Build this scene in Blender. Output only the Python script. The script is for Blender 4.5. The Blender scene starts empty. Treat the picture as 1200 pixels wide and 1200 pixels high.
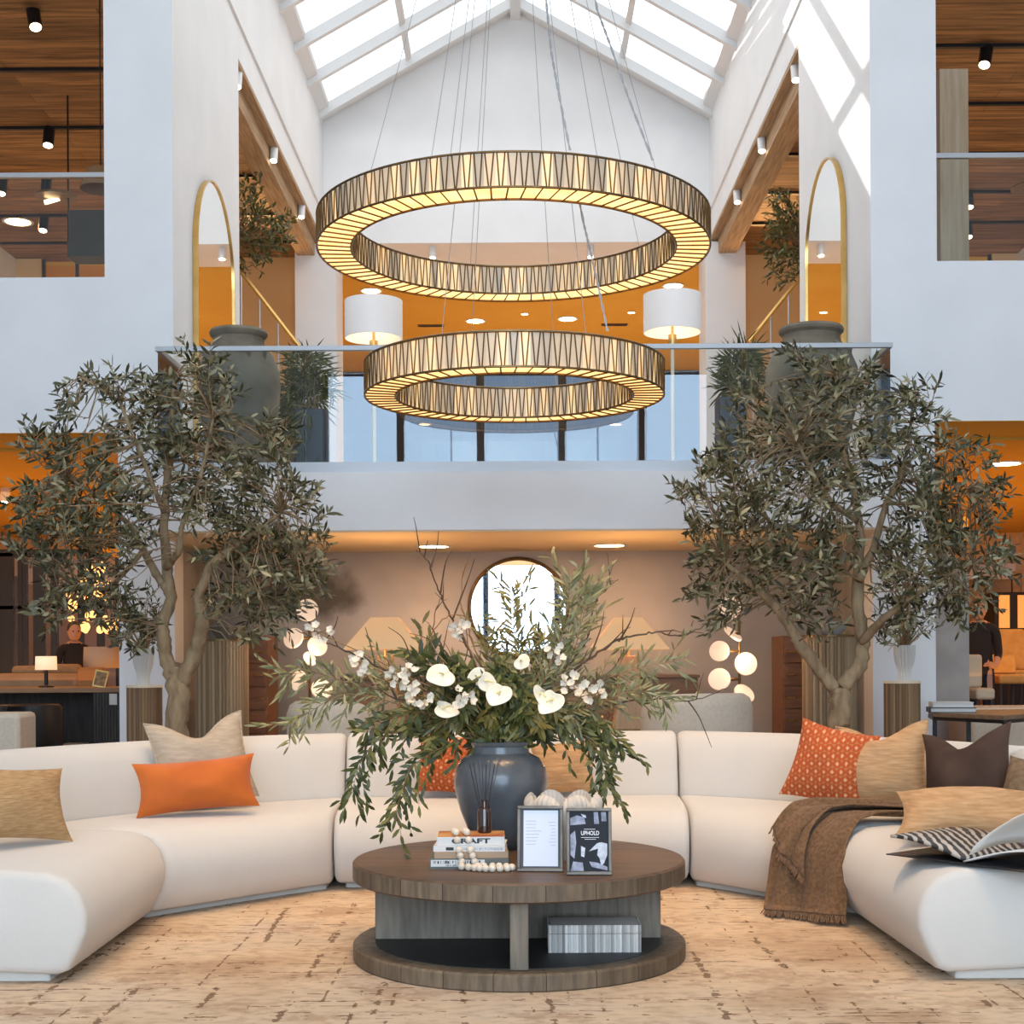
EXPO = 0.0
SKY_LO, SKY_HI, SUN = .42, 1.7, 5.0
DAY_FRONT, DAY_TOP, DAY_ATR = 2350, 45, 80
SIDE_LOW, SIDE_UP, FAR, RECESS, SEATS = 120, 64, 210, 20, 500
import bpy, bmesh, math, random
from mathutils import Vector, Matrix
PI = math.pi
S = bpy.context.scene
COL = S.collection
F = 1650.0; VX, VY = 608.0, 771.0; CH = 1.22; ROLL = 0.0055

def P(px, py, D):
    """point of the place seen at pixel (px, py) of the 1200 px photograph at distance D"""
    dx, dy = px - VX, py - VY
    a, b = dx - dy*ROLL, dy + dx*ROLL
    return Vector((a*D/F, D, CH - b*D/F))

# ------------------------------------------------------------------ mesh builder
class M:
    def __init__(s): s.v = []; s.f = []; s.m = []
    def add(s, vs, fs, mi=0):
        o = len(s.v); s.v += [tuple(v) for v in vs]
        s.f += [tuple(i+o for i in f) for f in fs]; s.m += [mi]*len(fs)
    def box(s, x0, x1, y0, y1, z0, z1, mi=0, mt=None):
        vs = [Vector(c) for c in ((x0,y0,z0),(x1,y0,z0),(x1,y1,z0),(x0,y1,z0),(x0,y0,z1),(x1,y0,z1),(x1,y1,z1),(x0,y1,z1))]
        if mt: vs = [mt @ v for v in vs]
        s.add(vs, [(0,3,2,1),(4,5,6,7),(0,1,5,4),(1,2,6,5),(2,3,7,6),(3,0,4,7)], mi)
    def tube(s, pts, rad, n=8, mi=0, cap=True):
        pts = [Vector(p) for p in pts]; k = len(pts)
        if not isinstance(rad, (list, tuple)): rad = [rad]*k
        vs = []; up = None
        for i, p in enumerate(pts):
            t = (pts[min(i+1,k-1)] - pts[max(i-1,0)])
            t = t.normalized() if t.length > 1e-9 else Vector((0,0,1))
            if up is None:
                a = Vector((1,0,0)) if abs(t.x) < .8 else Vector((0,1,0))
                up = t.cross(a).normalized()
            else:
                up = up - t*up.dot(t)
                up = up.normalized() if up.length > 1e-6 else t.orthogonal().normalized()
            w = t.cross(up)
            for j in range(n):
                an = 2*PI*j/n
                vs.append(p + (up*math.cos(an) + w*math.sin(an))*rad[i])
        fs = [(i*n+j, i*n+(j+1)%n, (i+1)*n+(j+1)%n, (i+1)*n+j) for i in range(k-1) for j in range(n)]
        if cap: fs += [tuple(range(n-1,-1,-1)), tuple((k-1)*n+j for j in range(n))]
        s.add(vs, fs, mi)
    def cyl(s, p0, p1, r0, r1=None, n=16, mi=0): s.tube([p0, p1], [r0, r0 if r1 is None else r1], n, mi)
    def lathe(s, prof, n=32, c=(0,0,0), mi=0, wob=None, cap=True):
        vs = []; k = len(prof)
        for r, z in prof:
            for j in range(n):
                a = 2*PI*j/n; rr = r*(wob(a, z) if wob else 1)
                vs.append((c[0]+rr*math.cos(a), c[1]+rr*math.sin(a), c[2]+z))
        fs = [(i*n+j, i*n+(j+1)%n, (i+1)*n+(j+1)%n, (i+1)*n+j) for i in range(k-1) for j in range(n)]
        if cap and prof[0][0] > 1e-4: fs.append(tuple(range(n-1,-1,-1)))
        if cap and prof[-1][0] > 1e-4: fs.append(tuple((k-1)*n+j for j in range(n)))
        s.add(vs, fs, mi)
    def grid(s, fn, nu, nv, mi=0, flip=False):
        vs = [fn(i/nu, j/nv) for j in range(nv+1) for i in range(nu+1)]
        w = nu+1
        fs = [(j*w+i, j*w+i+1, (j+1)*w+i+1, (j+1)*w+i) for j in range(nv) for i in range(nu)]
        if flip: fs = [f[::-1] for f in fs]
        s.add(vs, fs, mi)
    def sphere(s, c, r, nu=12, nv=8, mi=0, sc=(1,1,1)):
        c = Vector(c); vs = []; fs = []
        for j in range(1, nv):
            t = PI*j/nv
            for i in range(nu):
                a = 2*PI*i/nu
                vs.append(c + Vector((r*sc[0]*math.sin(t)*math.cos(a), r*sc[1]*math.sin(t)*math.sin(a), r*sc[2]*math.cos(t))))
        b = len(vs); vs += [c+Vector((0,0,r*sc[2])), c-Vector((0,0,r*sc[2]))]
        for j in range(nv-2):
            for i in range(nu): fs.append((j*nu+i, (j+1)*nu+i, (j+1)*nu+(i+1)%nu, j*nu+(i+1)%nu))
        for i in range(nu):
            fs.append((b, i, (i+1)%nu)); fs.append((b+1, (nv-2)*nu+(i+1)%nu, (nv-2)*nu+i))
        s.add(vs, fs, mi)
    def prism(s, poly, off, mi=0):
        """closed planar polygon (3-D points) pushed along off"""
        k = len(poly); off = Vector(off); a = [Vector(p) for p in poly]
        s.add(a + [p+off for p in a], [tuple(range(k)), tuple(range(2*k-1, k-1, -1))] + [(i,(i+1)%k,k+(i+1)%k,k+i) for i in range(k)], mi)
    def leaf(s, p, d, nrm, L, W, bend=0.15, mi=0):
        d = d.normalized(); w = d.cross(nrm)
        w = w.normalized() if w.length > 1e-6 else d.orthogonal().normalized()
        u = w.cross(d)
        s.add([p, p+d*L*.3+w*W*.42+u*L*.03, p+d*L*.3-w*W*.42+u*L*.03, p+d*L*.66+w*W*.46-u*L*bend*.3, p+d*L*.66-w*W*.46-u*L*bend*.3, p+d*L-u*L*bend],
              [(0,2,1),(1,2,4,3),(3,4,5)], mi)
    def build(s, name, mats, parent=None, loc=None, smooth=True, angle=35, bevel=0, fix=True, rz=0, sub=0):
        me = bpy.data.meshes.new(name); me.from_pydata(s.v, [], s.f)
        if not isinstance(mats, (list, tuple)): mats = [mats]
        for m in mats: me.materials.append(m)
        if len(mats) > 1: me.polygons.foreach_set('material_index', s.m)
        if fix:
            bm = bmesh.new(); bm.from_mesh(me); bmesh.ops.recalc_face_normals(bm, faces=bm.faces); bm.to_mesh(me); bm.free()
        if smooth:
            me.shade_smooth()
            if angle: me.set_sharp_from_angle(angle=math.radians(angle))
        me.update()
        o = bpy.data.objects.new(name, me); COL.objects.link(o)
        if loc is not None: o.location = loc
        if rz: o.rotation_euler.z = rz
        if parent: o.parent = parent
        if bevel:
            b = o.modifiers.new('bevel', 'BEVEL'); b.width = bevel; b.segments = 2; b.limit_method = 'ANGLE'
        if sub:
            b = o.modifiers.new('sub', 'SUBSURF'); b.levels = sub; b.render_levels = sub
        return o

def tag(o, label, cat, group=None, kind=None):
    o['label'] = label; o['category'] = cat
    if group: o['group'] = group
    if kind: o['kind'] = kind
    return o
def thing(name, label, cat, loc=(0,0,0), rz=0, group=None):
    o = bpy.data.objects.new(name, None); COL.objects.link(o); o.empty_display_size = .1
    o.location = loc; o.rotation_euler = (0,0,rz)
    return tag(o, label, cat, group)
def struct(name, m, mats, label=None, cat=None, **k):
    o = m.build(name, mats, **k); o['kind'] = 'structure'
    o['label'] = label or name.replace('_', ' '); o['category'] = cat or name.split('_')[0]
    return o
def kids(o): return [c for c in COL.objects if c.parent == o]
def dup(root, loc, rz=None, label=None, group=None):
    r = root.copy(); COL.objects.link(r); r.location = loc
    if rz is not None: r.rotation_euler = (0,0,rz)
    if label: r['label'] = label
    if group: r['group'] = group
    for ch in list(root.children):
        c = ch.copy(); COL.objects.link(c); c.parent = r
        for g in list(ch.children):
            d = g.copy(); COL.objects.link(d); d.parent = c
    return r

# ------------------------------------------------------------------ materials
def nt(name):
    m = bpy.data.materials.new(name); m.use_nodes = True
    t = m.node_tree; b = t.nodes['Principled BSDF']
    return m, t, b
def N(t, ty, **k):
    n = t.nodes.new(ty)
    for a, v in k.items():
        if a.startswith('i_'):
            n.inputs[a[2:].replace('_', ' ')].default_value = v
        else: setattr(n, a, v)
    return n
def ramp(t, fac, stops):
    r = t.nodes.new('ShaderNodeValToRGB'); e = r.color_ramp.elements
    while len(e) > 1: e.remove(e[-1])
    e[0].position = stops[0][0]; e[0].color = (*stops[0][1], 1)
    for p, c in stops[1:]:
        x = e.new(p); x.color = (*c, 1)
    t.links.new(fac, r.inputs[0]); return r.outputs[0]
def coords(t, scale=(1,1,1), rot=(0,0,0), kind='Object'):
    c = t.nodes.new('ShaderNodeTexCoord'); m = t.nodes.new('ShaderNodeMapping')
    m.inputs['Scale'].default_value = scale; m.inputs['Rotation'].default_value = rot
    t.links.new(c.outputs[kind], m.inputs[0]); return m.outputs[0]
def pm(name, c1, c2=None, scale=6, stretch=(1,1,1), rough=.6, metal=0, bump=0, detail=4, lo=.35, hi=.65, bscale=None, sheen=0, coat=0, spec=.5, rot=(0,0,0), c3=None):
    """principled paint / cloth / metal with a noise-mixed colour"""
    m, t, b = nt(name)
    b.inputs['Roughness'].default_value = rough; b.inputs['Metallic'].default_value = metal
    b.inputs['Sheen Weight'].default_value = sheen; b.inputs['Coat Weight'].default_value = coat
    b.inputs['Specular IOR Level'].default_value = spec
    if c2 is None and not bump:
        b.inputs['Base Color'].default_value = (*c1, 1); return m
    v = coords(t, stretch, rot)
    n = N(t, 'ShaderNodeTexNoise', i_Scale=scale, i_Detail=detail); t.links.new(v, n.inputs['Vector'])
    if c2 is not None:
        st = [(lo, c1), (hi, c2)] if c3 is None else [(lo, c1), ((lo+hi)/2, c2), (hi, c3)]
        t.links.new(ramp(t, n.outputs[0], st), b.inputs['Base Color'])
    else: b.inputs['Base Color'].default_value = (*c1, 1)
    if bump:
        n2 = n
        if bscale:
            n2 = N(t, 'ShaderNodeTexNoise', i_Scale=bscale, i_Detail=3); t.links.new(v, n2.inputs['Vector'])
        bp = N(t, 'ShaderNodeBump', i_Strength=bump, i_Distance=.01); t.links.new(n2.outputs[0], bp.inputs['Height'])
        t.links.new(bp.outputs[0], b.inputs['Normal'])
    return m
def planks(name, ca, cb, row=.2, length=2.4, grain=(1.2,26,26), rough=.6, gap=(.03,.018,.01), dark=.45, rot=(0,0,0), gs=1.0, mortar=.012):
    m, t, b = nt(name); b.inputs['Roughness'].default_value = rough
    v = coords(t, (1,1,1), rot)
    br = N(t, 'ShaderNodeTexBrick', i_Scale=1, i_Row_Height=row, i_Brick_Width=length, i_Mortar_Size=mortar*row, i_Bias=0.0)
    br.inputs['Color1'].default_value = (*ca, 1); br.inputs['Color2'].default_value = (*cb, 1); br.inputs['Mortar'].default_value = (*gap, 1)
    t.links.new(v, br.inputs['Vector'])
    g = N(t, 'ShaderNodeTexNoise', i_Scale=gs, i_Detail=6, i_Distortion=.6); v2 = coords(t, grain, rot); t.links.new(v2, g.inputs['Vector'])
    gr = ramp(t, g.outputs[0], [(.36, (dark,)*3), (.6, (1.1,)*3)])
    mx = N(t, 'ShaderNodeMixRGB', blend_type='MULTIPLY'); mx.inputs[0].default_value = .85
    t.links.new(br.outputs[0], mx.inputs[1]); t.links.new(gr, mx.inputs[2]); t.links.new(mx.outputs[0], b.inputs['Base Color'])
    return m
def emis(name, col, st, c2=None, scale=8, stretch=(1,1,1), base=None):
    m, t, b = nt(name); b.inputs['Base Color'].default_value = (*(base or col), 1); b.inputs['Roughness'].default_value = .5
    b.inputs['Emission Strength'].default_value = st; b.inputs['Emission Color'].default_value = (*col, 1)
    if c2:
        n = N(t, 'ShaderNodeTexNoise', i_Scale=scale, i_Detail=2); t.links.new(coords(t, stretch), n.inputs['Vector'])
        t.links.new(ramp(t, n.outputs[0], [(.35, col), (.65, c2)]), b.inputs['Emission Color'])
    return m
def glass(name, tint=(1,1,1), refl=.06, rough=0.0):
    m = bpy.data.materials.new(name); m.use_nodes = True; t = m.node_tree; t.nodes.clear()
    o = t.nodes.new('ShaderNodeOutputMaterial'); tr = t.nodes.new('ShaderNodeBsdfTransparent'); gl = t.nodes.new('ShaderNodeBsdfGlossy')
    tr.inputs[0].default_value = (*tint, 1); gl.inputs['Roughness'].default_value = rough
    fr = N(t, 'ShaderNodeFresnel', i_IOR=1.45); ad = N(t, 'ShaderNodeMath', operation='ADD'); ad.inputs[1].default_value = refl-.035; ad.use_clamp = True
    t.links.new(fr.outputs[0], ad.inputs[0])
    mx = t.nodes.new('ShaderNodeMixShader'); t.links.new(ad.outputs[0], mx.inputs[0]); t.links.new(tr.outputs[0], mx.inputs[1]); t.links.new(gl.outputs[0], mx.inputs[2])
    t.links.new(mx.outputs[0], o.inputs[0]); return m
def leafmat(name, a, b_, c, trans=.25, rough=.45):
    m, t, b = nt(name); b.inputs['Roughness'].default_value = rough
    g = t.nodes.new('ShaderNodeNewGeometry')
    t.links.new(ramp(t, g.outputs['Random Per Island'], [(0, a), (.55, b_), (1, c)]), b.inputs['Base Color'])
    b.inputs['Specular IOR Level'].default_value = .35
    return m

MT = {}
MT['white'] = pm('white_paint', (.80,.80,.795), (.84,.84,.835), scale=1.5, rough=.7, bump=.03, bscale=60)
MT['trimwhite'] = pm('white_trim', (.78,.78,.77), rough=.5)
MT['cream_ceil'] = pm('warm_ceiling_paint', (.80,.66,.46), (.84,.70,.50), scale=1, rough=.8)
MT['ochre_ceil'] = pm('ochre_ceiling_paint', (.66,.37,.045), (.69,.40,.055), scale=1, rough=.8)
MT['orange_wall'] = pm('ochre_wall_paint', (.78,.52,.25), (.82,.56,.28), scale=1, rough=.8)
MT['plaster'] = None
MT['woodceil'] = planks('reclaimed_board_ceiling', (.42,.22,.085), (.22,.105,.04), row=.26, length=3.1, grain=(1.0,14,14), dark=.35)
MT['beam'] = pm('weathered_beam_wood', (.33,.20,.10), (.50,.34,.19), scale=3, stretch=(14,.7,14), rough=.75, bump=.2)
MT['floor'] = planks('dark_oak_floor', (.16,.10,.06), (.22,.14,.085), row=.18, length=1.8, rough=.4, rot=(0,0,PI/2))
MT['black'] = pm('black_metal', (.012,.012,.013), rough=.4, metal=.3)
MT['dark_frame'] = pm('dark_window_frame', (.012,.016,.022), rough=.4)
MT['steel'] = pm('brushed_aluminium', (.55,.56,.57), rough=.35, metal=.85)
MT['railgrey'] = pm('grey_satin_rail', (.46,.47,.48), rough=.4, metal=.3)
MT['brass'] = pm('brushed_brass', (.72,.47,.17), (.62,.38,.12), scale=5, rough=.28, metal=1)
MT['bronze'] = pm('dark_bronze', (.14,.09,.04), (.22,.14,.06), scale=14, rough=.38, metal=.9)
MT['glass'] = glass('clear_glass', (.96,.985,.98), .032)
MT['window_glass'] = glass('window_glass', (.98,.99,1), .05)
MT['mirror'] = pm('mirror_silver', (.86,.87,.86), rough=.015, metal=1)
# ================================================================== the building
YL, YR = 13.6, 13.2         # front faces of the left and right inner walls
XW = 3.32                   # half width of the atrium
YB = 24.2                   # gable wall
ZS = 4.92                   # sill of upper openings
ZW = 3.42                   # underside of the side floors
ZE, ZA = 10.52, 12.4        # eaves and ridge
W, WH = MT['white'], MT['trimwhite']

def plaster():
    m, t, b = nt('limewash_plaster'); b.inputs['Roughness'].default_value = .85
    v = coords(t)
    n = N(t, 'ShaderNodeTexNoise', i_Scale=1.3, i_Detail=6); t.links.new(v, n.inputs['Vector'])
    base = ramp(t, n.outputs[0], [(.3, (.38,.365,.345)), (.7, (.52,.50,.475))])
    # the mural: a dark soft-edged tree crown painted high on the left of the wall, dark ground low on the left
    sx = N(t, 'ShaderNodeSeparateXYZ'); t.links.new(v, sx.inputs[0])
    n2 = N(t, 'ShaderNodeTexNoise', i_Scale=3.2, i_Detail=5); t.links.new(v, n2.inputs['Vector'])
    def math_(op, a, b_=None):
        q = N(t, 'ShaderNodeMath', operation=op)
        for i, s in enumerate((a, b_)):
            if s is None: continue
            if isinstance(s, (int, float)): q.inputs[i].default_value = s
            else: t.links.new(s, q.inputs[i])
        return q.outputs[0]
    dx = math_('DIVIDE', math_('ADD', sx.outputs[0], 2.2), .62); dz = math_('DIVIDE', math_('SUBTRACT', sx.outputs[2], 1.93), .34)
    d = math_('ADD', math_('MULTIPLY', dx, dx), math_('MULTIPLY', dz, dz))
    d = math_('ADD', d, math_('MULTIPLY', math_('SUBTRACT', n2.outputs[0], .5), 1.5))
    m1 = ramp(t, d, [(.35, (1,1,1)), (1.0, (0,0,0))])
    e = math_('ADD', math_('MULTIPLY', math_('ADD', sx.outputs[0], 3.3), .55), math_('MULTIPLY', sx.outputs[2], .35))
    e = math_('ADD', e, math_('MULTIPLY', math_('SUBTRACT', n2.outputs[0], .5), .5))
    m2 = ramp(t, e, [(.35, (1,1,1)), (.95, (0,0,0))])
    x1 = N(t, 'ShaderNodeMixRGB'); t.links.new(m1, x1.inputs[0]); t.links.new(base, x1.inputs[1]); x1.inputs[2].default_value = (.13,.12,.095,1)
    x2 = N(t, 'ShaderNodeMixRGB'); t.links.new(m2, x2.inputs[0]); t.links.new(x1.outputs[0], x2.inputs[1]); x2.inputs[2].default_value = (.13,.15,.17,1)
    t.links.new(x2.outputs[0], b.inputs['Base Color']); return m
MT['plaster'] = plaster()
MT['concrete'] = pm('grey_concrete', (.34,.325,.295), (.46,.44,.40), scale=2.5, rough=.8, bump=.1, bscale=30)

m = M(); m.box(-9.2, 9.2, -10.2, 36, -.12, 0); struct('floor', m, MT['floor'], 'dark timber floor of the showroom')
# outer walls (out of frame, they close the hall)
for s, nm in ((-1, 'wall_left'), (1, 'wall_right')):
    m = M(); x = 9.0*s
    m.box(min(x, x+.2*s), max(x, x+.2*s), -10.2, 36, 0, 10.9)
    struct(nm, m, [MT['white']], 'outer %s wall of the showroom' % nm[5:])
m = M()
for a in ((-9, -4.9, 0, 10.9), (4.9, 9, 0, 10.9), (-4.9, 4.9, 8.4, 10.9), (-4.9, 4.9, 0, .15)): m.box(a[0], a[1], -10.2, -10, a[2], a[3])
struct('wall_front', m, W, 'entrance wall behind the viewpoint')
m = M()
for x in (-4.85, -2.95, -.93, 1.09, 3.1, 4.85): m.box(x-.09, x+.09, -10.15, -10.03, .15, 8.4)
struct('window_4', m, MT['dark_frame'], 'tall entrance window frame behind the viewpoint')
m = M(); m.box(-9.2, -XW-.3, -10.2, 13.4, 10.7, 10.9); m.box(XW+.3, 9.2, -10.2, 13.4, 10.7, 10.9); m.box(-XW-.3, XW+.3, -10.2, -1, 10.7, 10.9)
struct('ceiling', m, W, 'white flat ceiling on both sides of the skylight')

# inner front walls with their upper openings, and the side walls of the atrium
for s, Y, nm in ((-1, YL, 'left'), (1, YR, 'right')):
    xo = {-1: 3.98, 1: 3.94}[s]
    def bx(m, xa, xb, *r):
        xa, xb = s*xa, s*xb; m.box(min(xa,xb), max(xa,xb), *r)
    m = M()
    bx(m, XW, xo, Y, Y+.35, ZW, 10.7); bx(m, XW, {-1: 3.86, 1: 3.91}[s], Y, Y+.35, 0, ZW); bx(m, xo, 9.0, Y, Y+.35, ZW, ZS); bx(m, xo, 9.0, Y, Y+.35, 9.3, 10.7)
    struct('wall_%s_inner' % nm, m, W, 'white %s inner wall with the upper glazed opening' % nm, 'wall')
    ye = {-1: 16.86, 1: 16.52}[s]
    m = M()
    bx(m, XW, XW+.3, Y+.35, ye, 2.4, ZE); bx(m, XW, XW+.3, ye, YB, 8.42, ZE)
    struct('wall_%s_side' % nm, m, W, 'white %s side wall of the atrium' % nm, 'wall')
    m = M(); bx(m, XW-.03, XW, Y+.5, YB-.3, 8.83, 8.9); struct('trim_%d' % (1 if s < 0 else 2), m, WH, 'thin ledge along the %s side wall' % nm)
    m = M(); bx(m, XW, XW+.3, Y+.35, 15.2, 0, 2.37); struct('wall_%s_recess' % nm, m, MT['concrete'], 'grey side of the %s recess' % nm, 'wall')
    # timber beam under the side wall
    m = M(); bx(m, XW+.002, XW+.42, ye+.002, YB-.02, 8.36, 8.418); bx(m, XW+.12, XW+.42, ye+.002, YB-.02, 8.10, 8.36)
    o = m.build('timber_beam', MT['beam'], bevel=.008); tag(o, 'weathered timber beam along the top of the %s side opening' % nm, 'beam')
    # upper side floor, its board ceiling and rear wall
    m = M(); bx(m, 5.4, 9.0, Y+.35, 25.3, ZW+.3, 4.85); bx(m, XW+.3, 5.4, 24.4, 25.3, ZW+.3, 4.85); struct('floor_%s_upper' % nm, m, MT['floor'], '%s upper floor' % nm, 'floor')
    m = M(); bx(m, XW+.42, 9.0, Y+.35, 25.5, 8.44, 8.6); struct('ceiling_%s_upper' % nm, m, MT['woodceil'], 'board ceiling of the %s upper room' % nm, 'ceiling')
    m = M()
    bx(m, XW+.05, 7.3, 25.3, 25.5, 2.9, 8.44); bx(m, 8.55, 9.0, 25.3, 25.5, 2.9, 8.44); bx(m, 7.3, 8.55, 25.3, 25.5, 2.9, 7.0)
    struct('wall_%s_upper_back' % nm, m, MT['orange_wall'], 'ochre back wall of the %s upper room' % nm, 'wall')
    m = M(); bx(m, 7.3, 8.55, 25.36, 25.42, 7.0, 7.07)
    for q in (7.3, 7.9, 8.5): bx(m, q, q+.05, 25.36, 25.42, 7.0, 8.44)
    struct('window_%d' % (2 if s < 0 else 3), m, MT['dark_frame'], 'small back window of the %s upper room' % nm)
    # ground-floor side room
    m = M(); bx(m, 5.4, 9.0, Y+.35, 27, ZW, ZW+.3); bx(m, XW+.3, 5.4, Y+.35, 16.9, ZW, ZW+.3)
    bx(m, xo, 9.0, Y, Y+.35, ZW-.004, ZW)
    bx(m, xo, 9, Y+1.0, Y+1.06, ZW-.03, ZW)
    struct('ceiling_%s_lower' % nm, m, MT['ochre_ceil'], 'warm ceiling of the %s ground-floor room' % nm, 'ceiling')
    m = M(); bx(m, XW+.3, 9.0, 27, 27.2, 0, ZW); struct('wall_%s_lower_back' % nm, m, MT['orange_wall'], 'ochre back wall of the %s ground-floor room' % nm, 'wall')
    m = M(); bx(m, XW, XW+.3, 15.2, 27, 0, 2.37); struct('wall_%s_lower_inner' % nm, m, MT['orange_wall'], 'inner wall of the %s ground-floor room' % nm, 'wall')

# gable wall
m = M(); m.prism([(-XW-.3,YB,8.36),(XW+.3,YB,8.36),(XW+.3,YB,ZE),(0,YB,ZA+.12),(-XW-.3,YB,ZE)], (0,1.4,0)); struct('wall_back', m, W, 'white gable wall at the far end of the atrium')
for s in (-1, 1):
    xa, xb = (-3.78, -3.08) if s < 0 else (3.22, 3.9)
    m = M(); m.box(xa, xb, 24.0, 24.9, 2.92, 8.3); o = struct('column', m, W, 'white square column at the %s far corner of the landing' % ('left' if s<0 else 'right'), 'column')
# rear upper room
m = M(); m.box(-9, 9, 25.6, 35.4, 8.40, 8.6); struct('ceiling_back_room', m, MT['ochre_ceil'], 'warm ceiling of the far upper room', 'ceiling')
m = M(); m.box(-9, -5.6, 35.2, 35.4, 2.9, 8.4); m.box(5.6, 9, 35.2, 35.4, 2.9, 8.4); m.box(-5.6, 5.6, 35.2, 35.4, 2.9, 3.4); struct('wall_back_room', m, MT['orange_wall'], 'ochre wall pieces beside the far windows', 'wall')
m = M()
for px in (282, 376, 470, 563, 659, 753, 847, 941):
    x = P(px, 500, 35.3).x; m.box(x-.1, x+.1, 35.22, 35.34, 3.4, 8.38)
m.box(-5.6, 5.6, 35.22, 35.34, 8.3, 8.38); m.box(-5.6, 5.6, 35.22, 35.34, 3.4, 3.5)
w = struct('window_1', m, MT['dark_frame'], 'far window wall with dark mullions')
m = M(); m.box(-5.6, 5.6, 35.27, 35.29, 3.5, 8.3); m.build('pane', MT['window_glass'], w)
# landing slab with white front edge
m = M(); m.box(-3.25, 3.33, 12.6, 13.2, 2.37, 2.89); m.box(-XW, XW, 13.2, 25.3, 2.37, 2.89); m.box(-9, 9, 25.5, 35.2, 2.6, 2.89)
struct('floor_landing', m, W, 'white edged landing between the floors', 'floor')
m = M(); m.box(-5.4, -XW-.3, 16.9, 27, 2.6, 2.889); m.box(XW+.3, 5.4, 16.9, 27, 2.6, 2.889); struct('floor_stair_landing', m, MT['ochre_ceil'], 'floor of the stair landings on both sides', 'floor')
m = M(); m.box(-XW, XW, 12.62, 15.0, 2.355, 2.37); struct('ceiling_recess', m, MT['cream_ceil'], 'warm soffit under the landing', 'ceiling')
m = M(); m.box(-XW-.3, XW+.3, 15.0, 15.2, 0, 2.37); struct('wall_recess_back', m, MT['plaster'], 'limewashed wall with a painted dark tree under the landing', 'wall')

# skylight: rafters, purlins, ridge, panes
sl = (ZA-ZE)/XW
yy = 23.72; rows = []
while yy > -1: rows.append(yy); yy -= 1.3
sk = thing('skylight', 'white framed gable skylight over the atrium', 'skylight', (0, 12, ZE))
sk['kind'] = 'structure'
m = M()
def roofp(x, y, z): return Vector((x, y-12, ZA - sl*abs(x) + z - ZE))
for s in (-1, 1):
    for y in rows:
        a = [roofp(0,y,0), roofp(s*3.4,y,0), roofp(s*3.4,y,-.18), roofp(0,y,-.18)]
        m.prism(a, (0, .1, 0))
m.build('rafters', WH, sk, smooth=False)
m = M()
for s in (-1, 1):
    for x in (1.80,):
        a = [roofp(s*(x-.045),-1,.02), roofp(s*(x+.045),-1,.02), roofp(s*(x+.045),-1,-.07), roofp(s*(x-.045),-1,-.07)]
        m.prism(a, (0, 24.7, 0))
    a = [roofp(s*3.16,-1,.03), roofp(s*3.42,-1,.03), roofp(s*3.42,-1,-.08), roofp(s*3.16,-1,-.08)]; m.prism(a, (0, 24.8, 0))
    a = [roofp(0,23.75,.0), roofp(s*3.4,23.75,0), roofp(s*3.4,23.75,-.07), roofp(0,23.75,-.07)]; m.prism(a, (0,.5,0))
m.build('purlins', WH, sk, smooth=False)
m = M(); m.box(-.09, .09, -13, 12.2, ZA-ZE-.22, ZA-ZE+.04); m.build('ridge', WH, sk)
m = M()
for s in (-1, 1):
    m.add([roofp(0,-1,.03), roofp(s*3.4,-1,.03), roofp(s*3.4,23.8,.03), roofp(0,23.8,.03)], [(0,1,2,3)])
m.build('pane', MT['window_glass'], sk, smooth=False)
m = M(); m.prism([(-3.4,-1,ZE+.05),(3.4,-1,ZE+.05),(0,-1,ZA)], (0,-.1,0)); struct('wall_front_gable', m, W, 'small front gable of the skylight', 'wall')

# glass railings of the landing and the upper openings
r = thing('glass_railing', 'clear glass railing with grey handrail along the landing edge', 'railing', (0, 12.66, 2.89))
xl, xr = P(185, 412, 12.66).x, P(1043, 403, 12.66).x
n = 5
for i in range(n):
    a, b = xl+(xr-xl)*i/n, xl+(xr-xl)*(i+1)/n
    m = M(); m.box(a+.008, b-.008, -.006, .006, .08, 1.10); m.build('glass_panel', MT['glass'], r)
for x, l in ((xl, .9), (xr, .52)):
    m = M(); m.box(x-.006, x+.006, .02, l, .08, 1.10); m.build('glass_panel', MT['glass'], r)
m = M(); m.box(xl-.02, xr+.02, -.022, .022, 1.10, 1.145); m.box(xl-.02, xl+.02, .022, .9, 1.10, 1.145); m.box(xr-.02, xr+.02, .022, .52, 1.10, 1.145)
m.build('handrail', MT['railgrey'], r, bevel=.004)
m = M(); m.box(xl-.03, xr+.03, -.035, .035, 0, .095); m.box(xl-.03, xl+.03, .035, .9, 0, .095); m.box(xr-.03, xr+.03, .035, .52, 0, .095)
m.build('base_rail', MT['railgrey'], r)
for s, Y, nm in ((-1, YL, 'left'), (1, YR, 'right')):
    r = thing('glass_guard', 'glass guard with pale rail in the %s upper wall opening' % nm, 'railing', (s*6.3, Y+.2, ZS))
    xo = (6.3-3.98) if s<0 else (6.3-3.94)
    a, b = (-2.7, xo) if s<0 else (-xo, 2.7)
    m = M(); m.box(a, b, -.006, .006, .02, 1.03); m.build('glass_panel', MT['glass'], r)
    m = M(); m.box(a, b, -.025, .025, 1.03, 1.075); m.build('top_rail', MT['steel'], r)
    m = M(); m.box(a, b, -.04, .04, 0, .045); m.build('base_rail', MT['railgrey'], r)

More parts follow.
